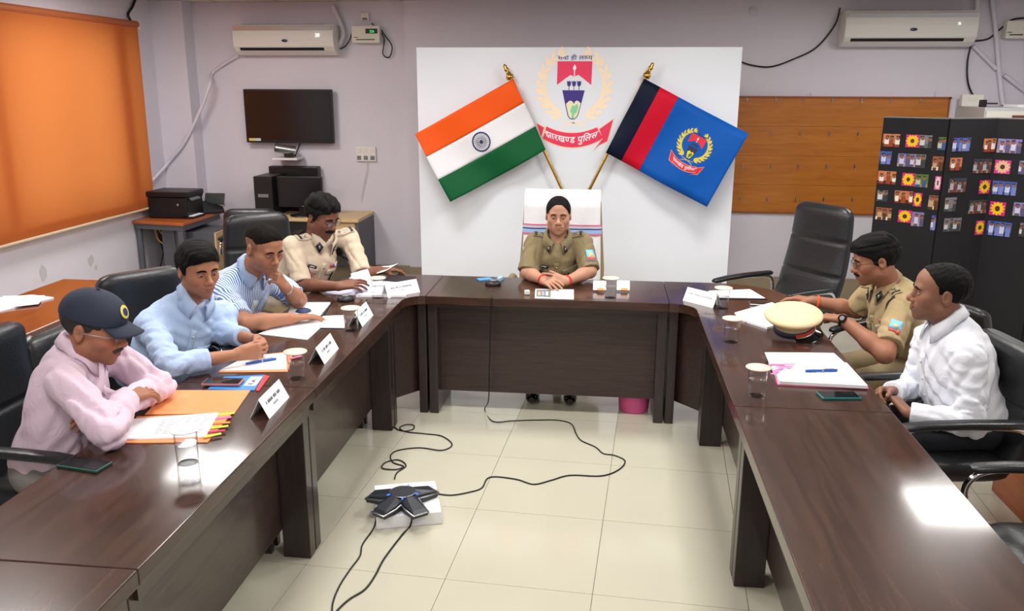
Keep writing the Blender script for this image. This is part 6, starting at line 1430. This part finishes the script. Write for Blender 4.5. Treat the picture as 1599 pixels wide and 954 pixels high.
# pink folder, pen, phone
pf = empty('folder', tuple(Tp(1275, 580)), 'pink folder of papers with pink tabs before the white shirted man', 'folder')
paper_on('cover', [(1214, 600), (1200, 556), (1320, 570), (1357, 606)], ZT, .006, M_PKF, parent=pf); paper_on('papers', [(1218, 595), (1200, 564), (1322, 566), (1355, 602)], ZT+.006, .014, M_PAPER, parent=pf); pp = paper_on('upper_sheet', [(1201, 566), (1194, 550), (1302, 551), (1322, 569)], ZT+.02, .003, M_PAPER, parent=pf)
print_lines(pp, [(1225, 570), (1318, 571), (1340, 594), (1228, 588)], ZT+.0206, 6, M_INKG, (.05, .5))
for k, (x, y, an) in enumerate(((1213, 569, .1), (1216, 577, .8), (1224, 573, -.2), (1211, 582, 1.), (1230, 570, .2))): p = Tp(x, y, ZT+.024); MB().box((p.x, p.y, ZT+.0245+.0008*k), (.07, .015, .0008), rz=an).build('index_tab', TABC[1], pf)
pen((1258, 579), (1307, 578), ZT+.021, 'blue pen on the pink folder\'s papers')
phone([(1283, 622), (1346, 623), (1336, 610), (1274, 611)], ZT, 'smartphone in teal case beside the pink folder', mat('teal_case', (30, 104, 104), .4))
# papers on the side table at the left wall
sp = empty('paper_stack', tuple(Tp(38, 474)), 'white papers on the second row table by the blind', 'papers'); paper_on('lower_sheets', [(0, 485), (-10, 465), (50, 460), (84, 464)], ZT, .008, M_PAPER, parent=sp); paper_on('upper_sheets', [(8, 480), (4, 462), (70, 461), (60, 474)], ZT+.008, .004, M_PAPER, parent=sp)
# ------------------------------------------------------------------ on the floor
fl_, fr_ = at(588, 827, 2, 0), at(690, 818, 2, 0); d = (fr_-fl_); nrm2 = Vector((-d.y, d.x, 0)).normalized(); BH = .062; an = atan2(d.y, d.x); bc = (fl_+fr_)/2+nrm2*.16
wbx = empty('carton_box', (bc.x, bc.y, 0), 'flat white cardboard box on the floor under the conference phone', 'box')
MB().box((bc.x, bc.y, BH/2+.0005), (d.length, .32, BH), rz=an).build('carton', mat('white_carton', (232, 232, 234), .6), wbx, bevel=.003); MB().box((bc.x, bc.y-.0, BH+.0005), (d.length-.02, .3, .002), rz=an).build('lid_flap', mat('white_carton', (232, 232, 234), .6), wbx)
cc0 = at(629, 772, 2, BH+.05); cc0.z = BH+.002
cph = empty('conference_phone', tuple(cc0), 'black four-armed conference phone with silver trim on the white box', 'conference phone')
ARMS = [radians(q) for q in (42, -48, -118, 172)]
def star_poly(k=1.):
    P = []
    for i, a_ in enumerate(sorted(t % (2*pi) for t in ARMS)):
        L_ = sorted(t % (2*pi) for t in ARMS); nx = L_[(i+1) % 4]+(2*pi if i == 3 else 0)
        for r, w in ((.1, -.046), (.17, -.038), (.172, .038), (.1, .046)): P.append((r*k*cos(a_)-w*k*sin(a_), r*k*sin(a_)+w*k*cos(a_)))
        m = (a_+nx)/2; P.append((.074*k*cos(m), .074*k*sin(m)))
    return P
RZ = Matrix.Translation(cc0)
def rz_build(b, nm, m, bev=0): b.v = [tuple(RZ @ Vector(v)) for v in b.v]; return b.build(nm, m, cph, bevel=bev)
bst = MB(); vs = []; SP = star_poly(); nS = len(SP)
for k, zf in ((.97, lambda r: .004), (1., lambda r: .012), (1., lambda r: .02+.022*max(0, 1-r/.15)), (.9, lambda r: .036+.026*max(0, 1-r/.16)), (.4, lambda r: .062), (.05, lambda r: .064)):
    vs += [(x*k, y*k, zf(sqrt(x*x+y*y))) for x, y in SP]
bst.add(vs, [(j*nS+i, j*nS+(i+1) % nS, (j+1)*nS+(i+1) % nS, (j+1)*nS+i) for j in range(5) for i in range(nS)]); bst.add(vs, [tuple(range(nS))[::-1], tuple(range(5*nS, 6*nS))])
rz_build(bst, 'body', mat('conference_black', (40, 44, 50), .35), .004)
trim_ = [(x*1.005, y*1.005, .022+.022*max(0, 1-sqrt(x*x+y*y)/.15)) for x, y in SP]; rz_build(MB().tube(trim_, .0042, 6, closed=True), 'silver_trim', M_STEEL)
rz_build(MB().lathe([(.056, .055), (.058, .064), (.05, .066), (.001, .066)], n=32), 'speaker_grille', mat('grille_dark', (44, 48, 54), .6, bump=.5, bscale=500)); rz_build(MB().tube([(.059*cos(t), .059*sin(t), .063) for t in np.linspace(0, 2*pi, 40, endpoint=False)], .0025, 6, closed=True), 'silver_ring', M_STEEL)
for k in range(4):
    t = ARMS[k]+.7; rz_build(MB().box((.066*cos(t), .066*sin(t), .0615), (.02, .006, .003), rz=t), 'status_light', mat('status_blue', (60, 110, 255), .4, emit=(60, 110, 255), estr=1.5))
    t = ARMS[k]; rz_build(MB().box((.166*cos(t), .166*sin(t), .017), (.012, .06, .016), rz=t, bev=.004), 'microphone_port', M_BLACK)
def fcab(nm, px, label, r=.0035, z=.0045, pre=(), post=()):
    pts = list(pre)+[at(x, y, 2, z) for x, y in px]+list(post); return cable(nm, pts, r, M_CABLEB, label, 6)
hang = [Vector((at(770, 474, 1, CF-.012).x, CF-.012, z)) for z in (ZT-.005, .6, .4, .2, .06)]
hang = [Vector((-.655, CF+.03, ZT+.006)), Vector((-.655, CF-.012, ZT+.004))]+[Vector((-.655-.03*(ZT-z), CF-.014, z)) for z in (.68, .5, .3, .12)]
fcab('microphone_cable', [(757, 640), (770, 658), (800, 657), (832, 656), (870, 656), (892, 662), (900, 678), (908, 688), (930, 698), (942, 708), (960, 711), (976, 720), (965, 734), (938, 743), (890, 742), (860, 750), (833, 756), (805, 748), (765, 745), (752, 762), (730, 769), (705, 773), (683, 771)], 'long black cable running across the floor to centre table', pre=hang)
fcab('microphone_cable', [(613, 662), (620, 670), (632, 673), (645, 670), (646, 664), (634, 663), (624, 668), (634, 674), (662, 677), (690, 681), (706, 694), (690, 703), (655, 699), (622, 703), (610, 711), (614, 722), (630, 728), (618, 733), (597, 731), (602, 722), (622, 718), (634, 727), (620, 738), (616, 748)], 'curled black cable from the left table leg to the phone')
fcab('microphone_cable', [(588, 805), (583, 825), (566, 850), (562, 868), (546, 890), (530, 915), (520, 940), (518, 965)], 'black cable running left of the box to the lower edge')
fcab('microphone_cable', [(640, 822), (628, 835), (600, 872), (586, 898), (570, 920), (545, 936), (525, 955), (518, 968)], 'black cable with inline block running down before the box', .0042, pre=[at(648, 792, 2, BH+.02), at(645, 802, 2, BH+.02)])
bn = empty('waste_bin', tuple(at(990, 640, 2, 0)), 'pink plastic bin under the centre table', 'bin'); p = at(990, 648, 2, 0)+Vector((0, .1, 0))
MB().lathe([(.001, .0), (.085, 0), (.092, .01), (.11, .26), (.118, .262), (.118, .27), (.106, .268), (.088, .014), (.001, .012)], p, 28).build('tub', mat('pink_plastic', (222, 92, 150), .4), bn); MB().tube([p+Vector((.114*cos(t), .114*sin(t), .266)) for t in np.linspace(0, 2*pi, 32, endpoint=False)], .005, 6, closed=True).build('rim', mat('pink_plastic', (222, 92, 150), .4), bn)
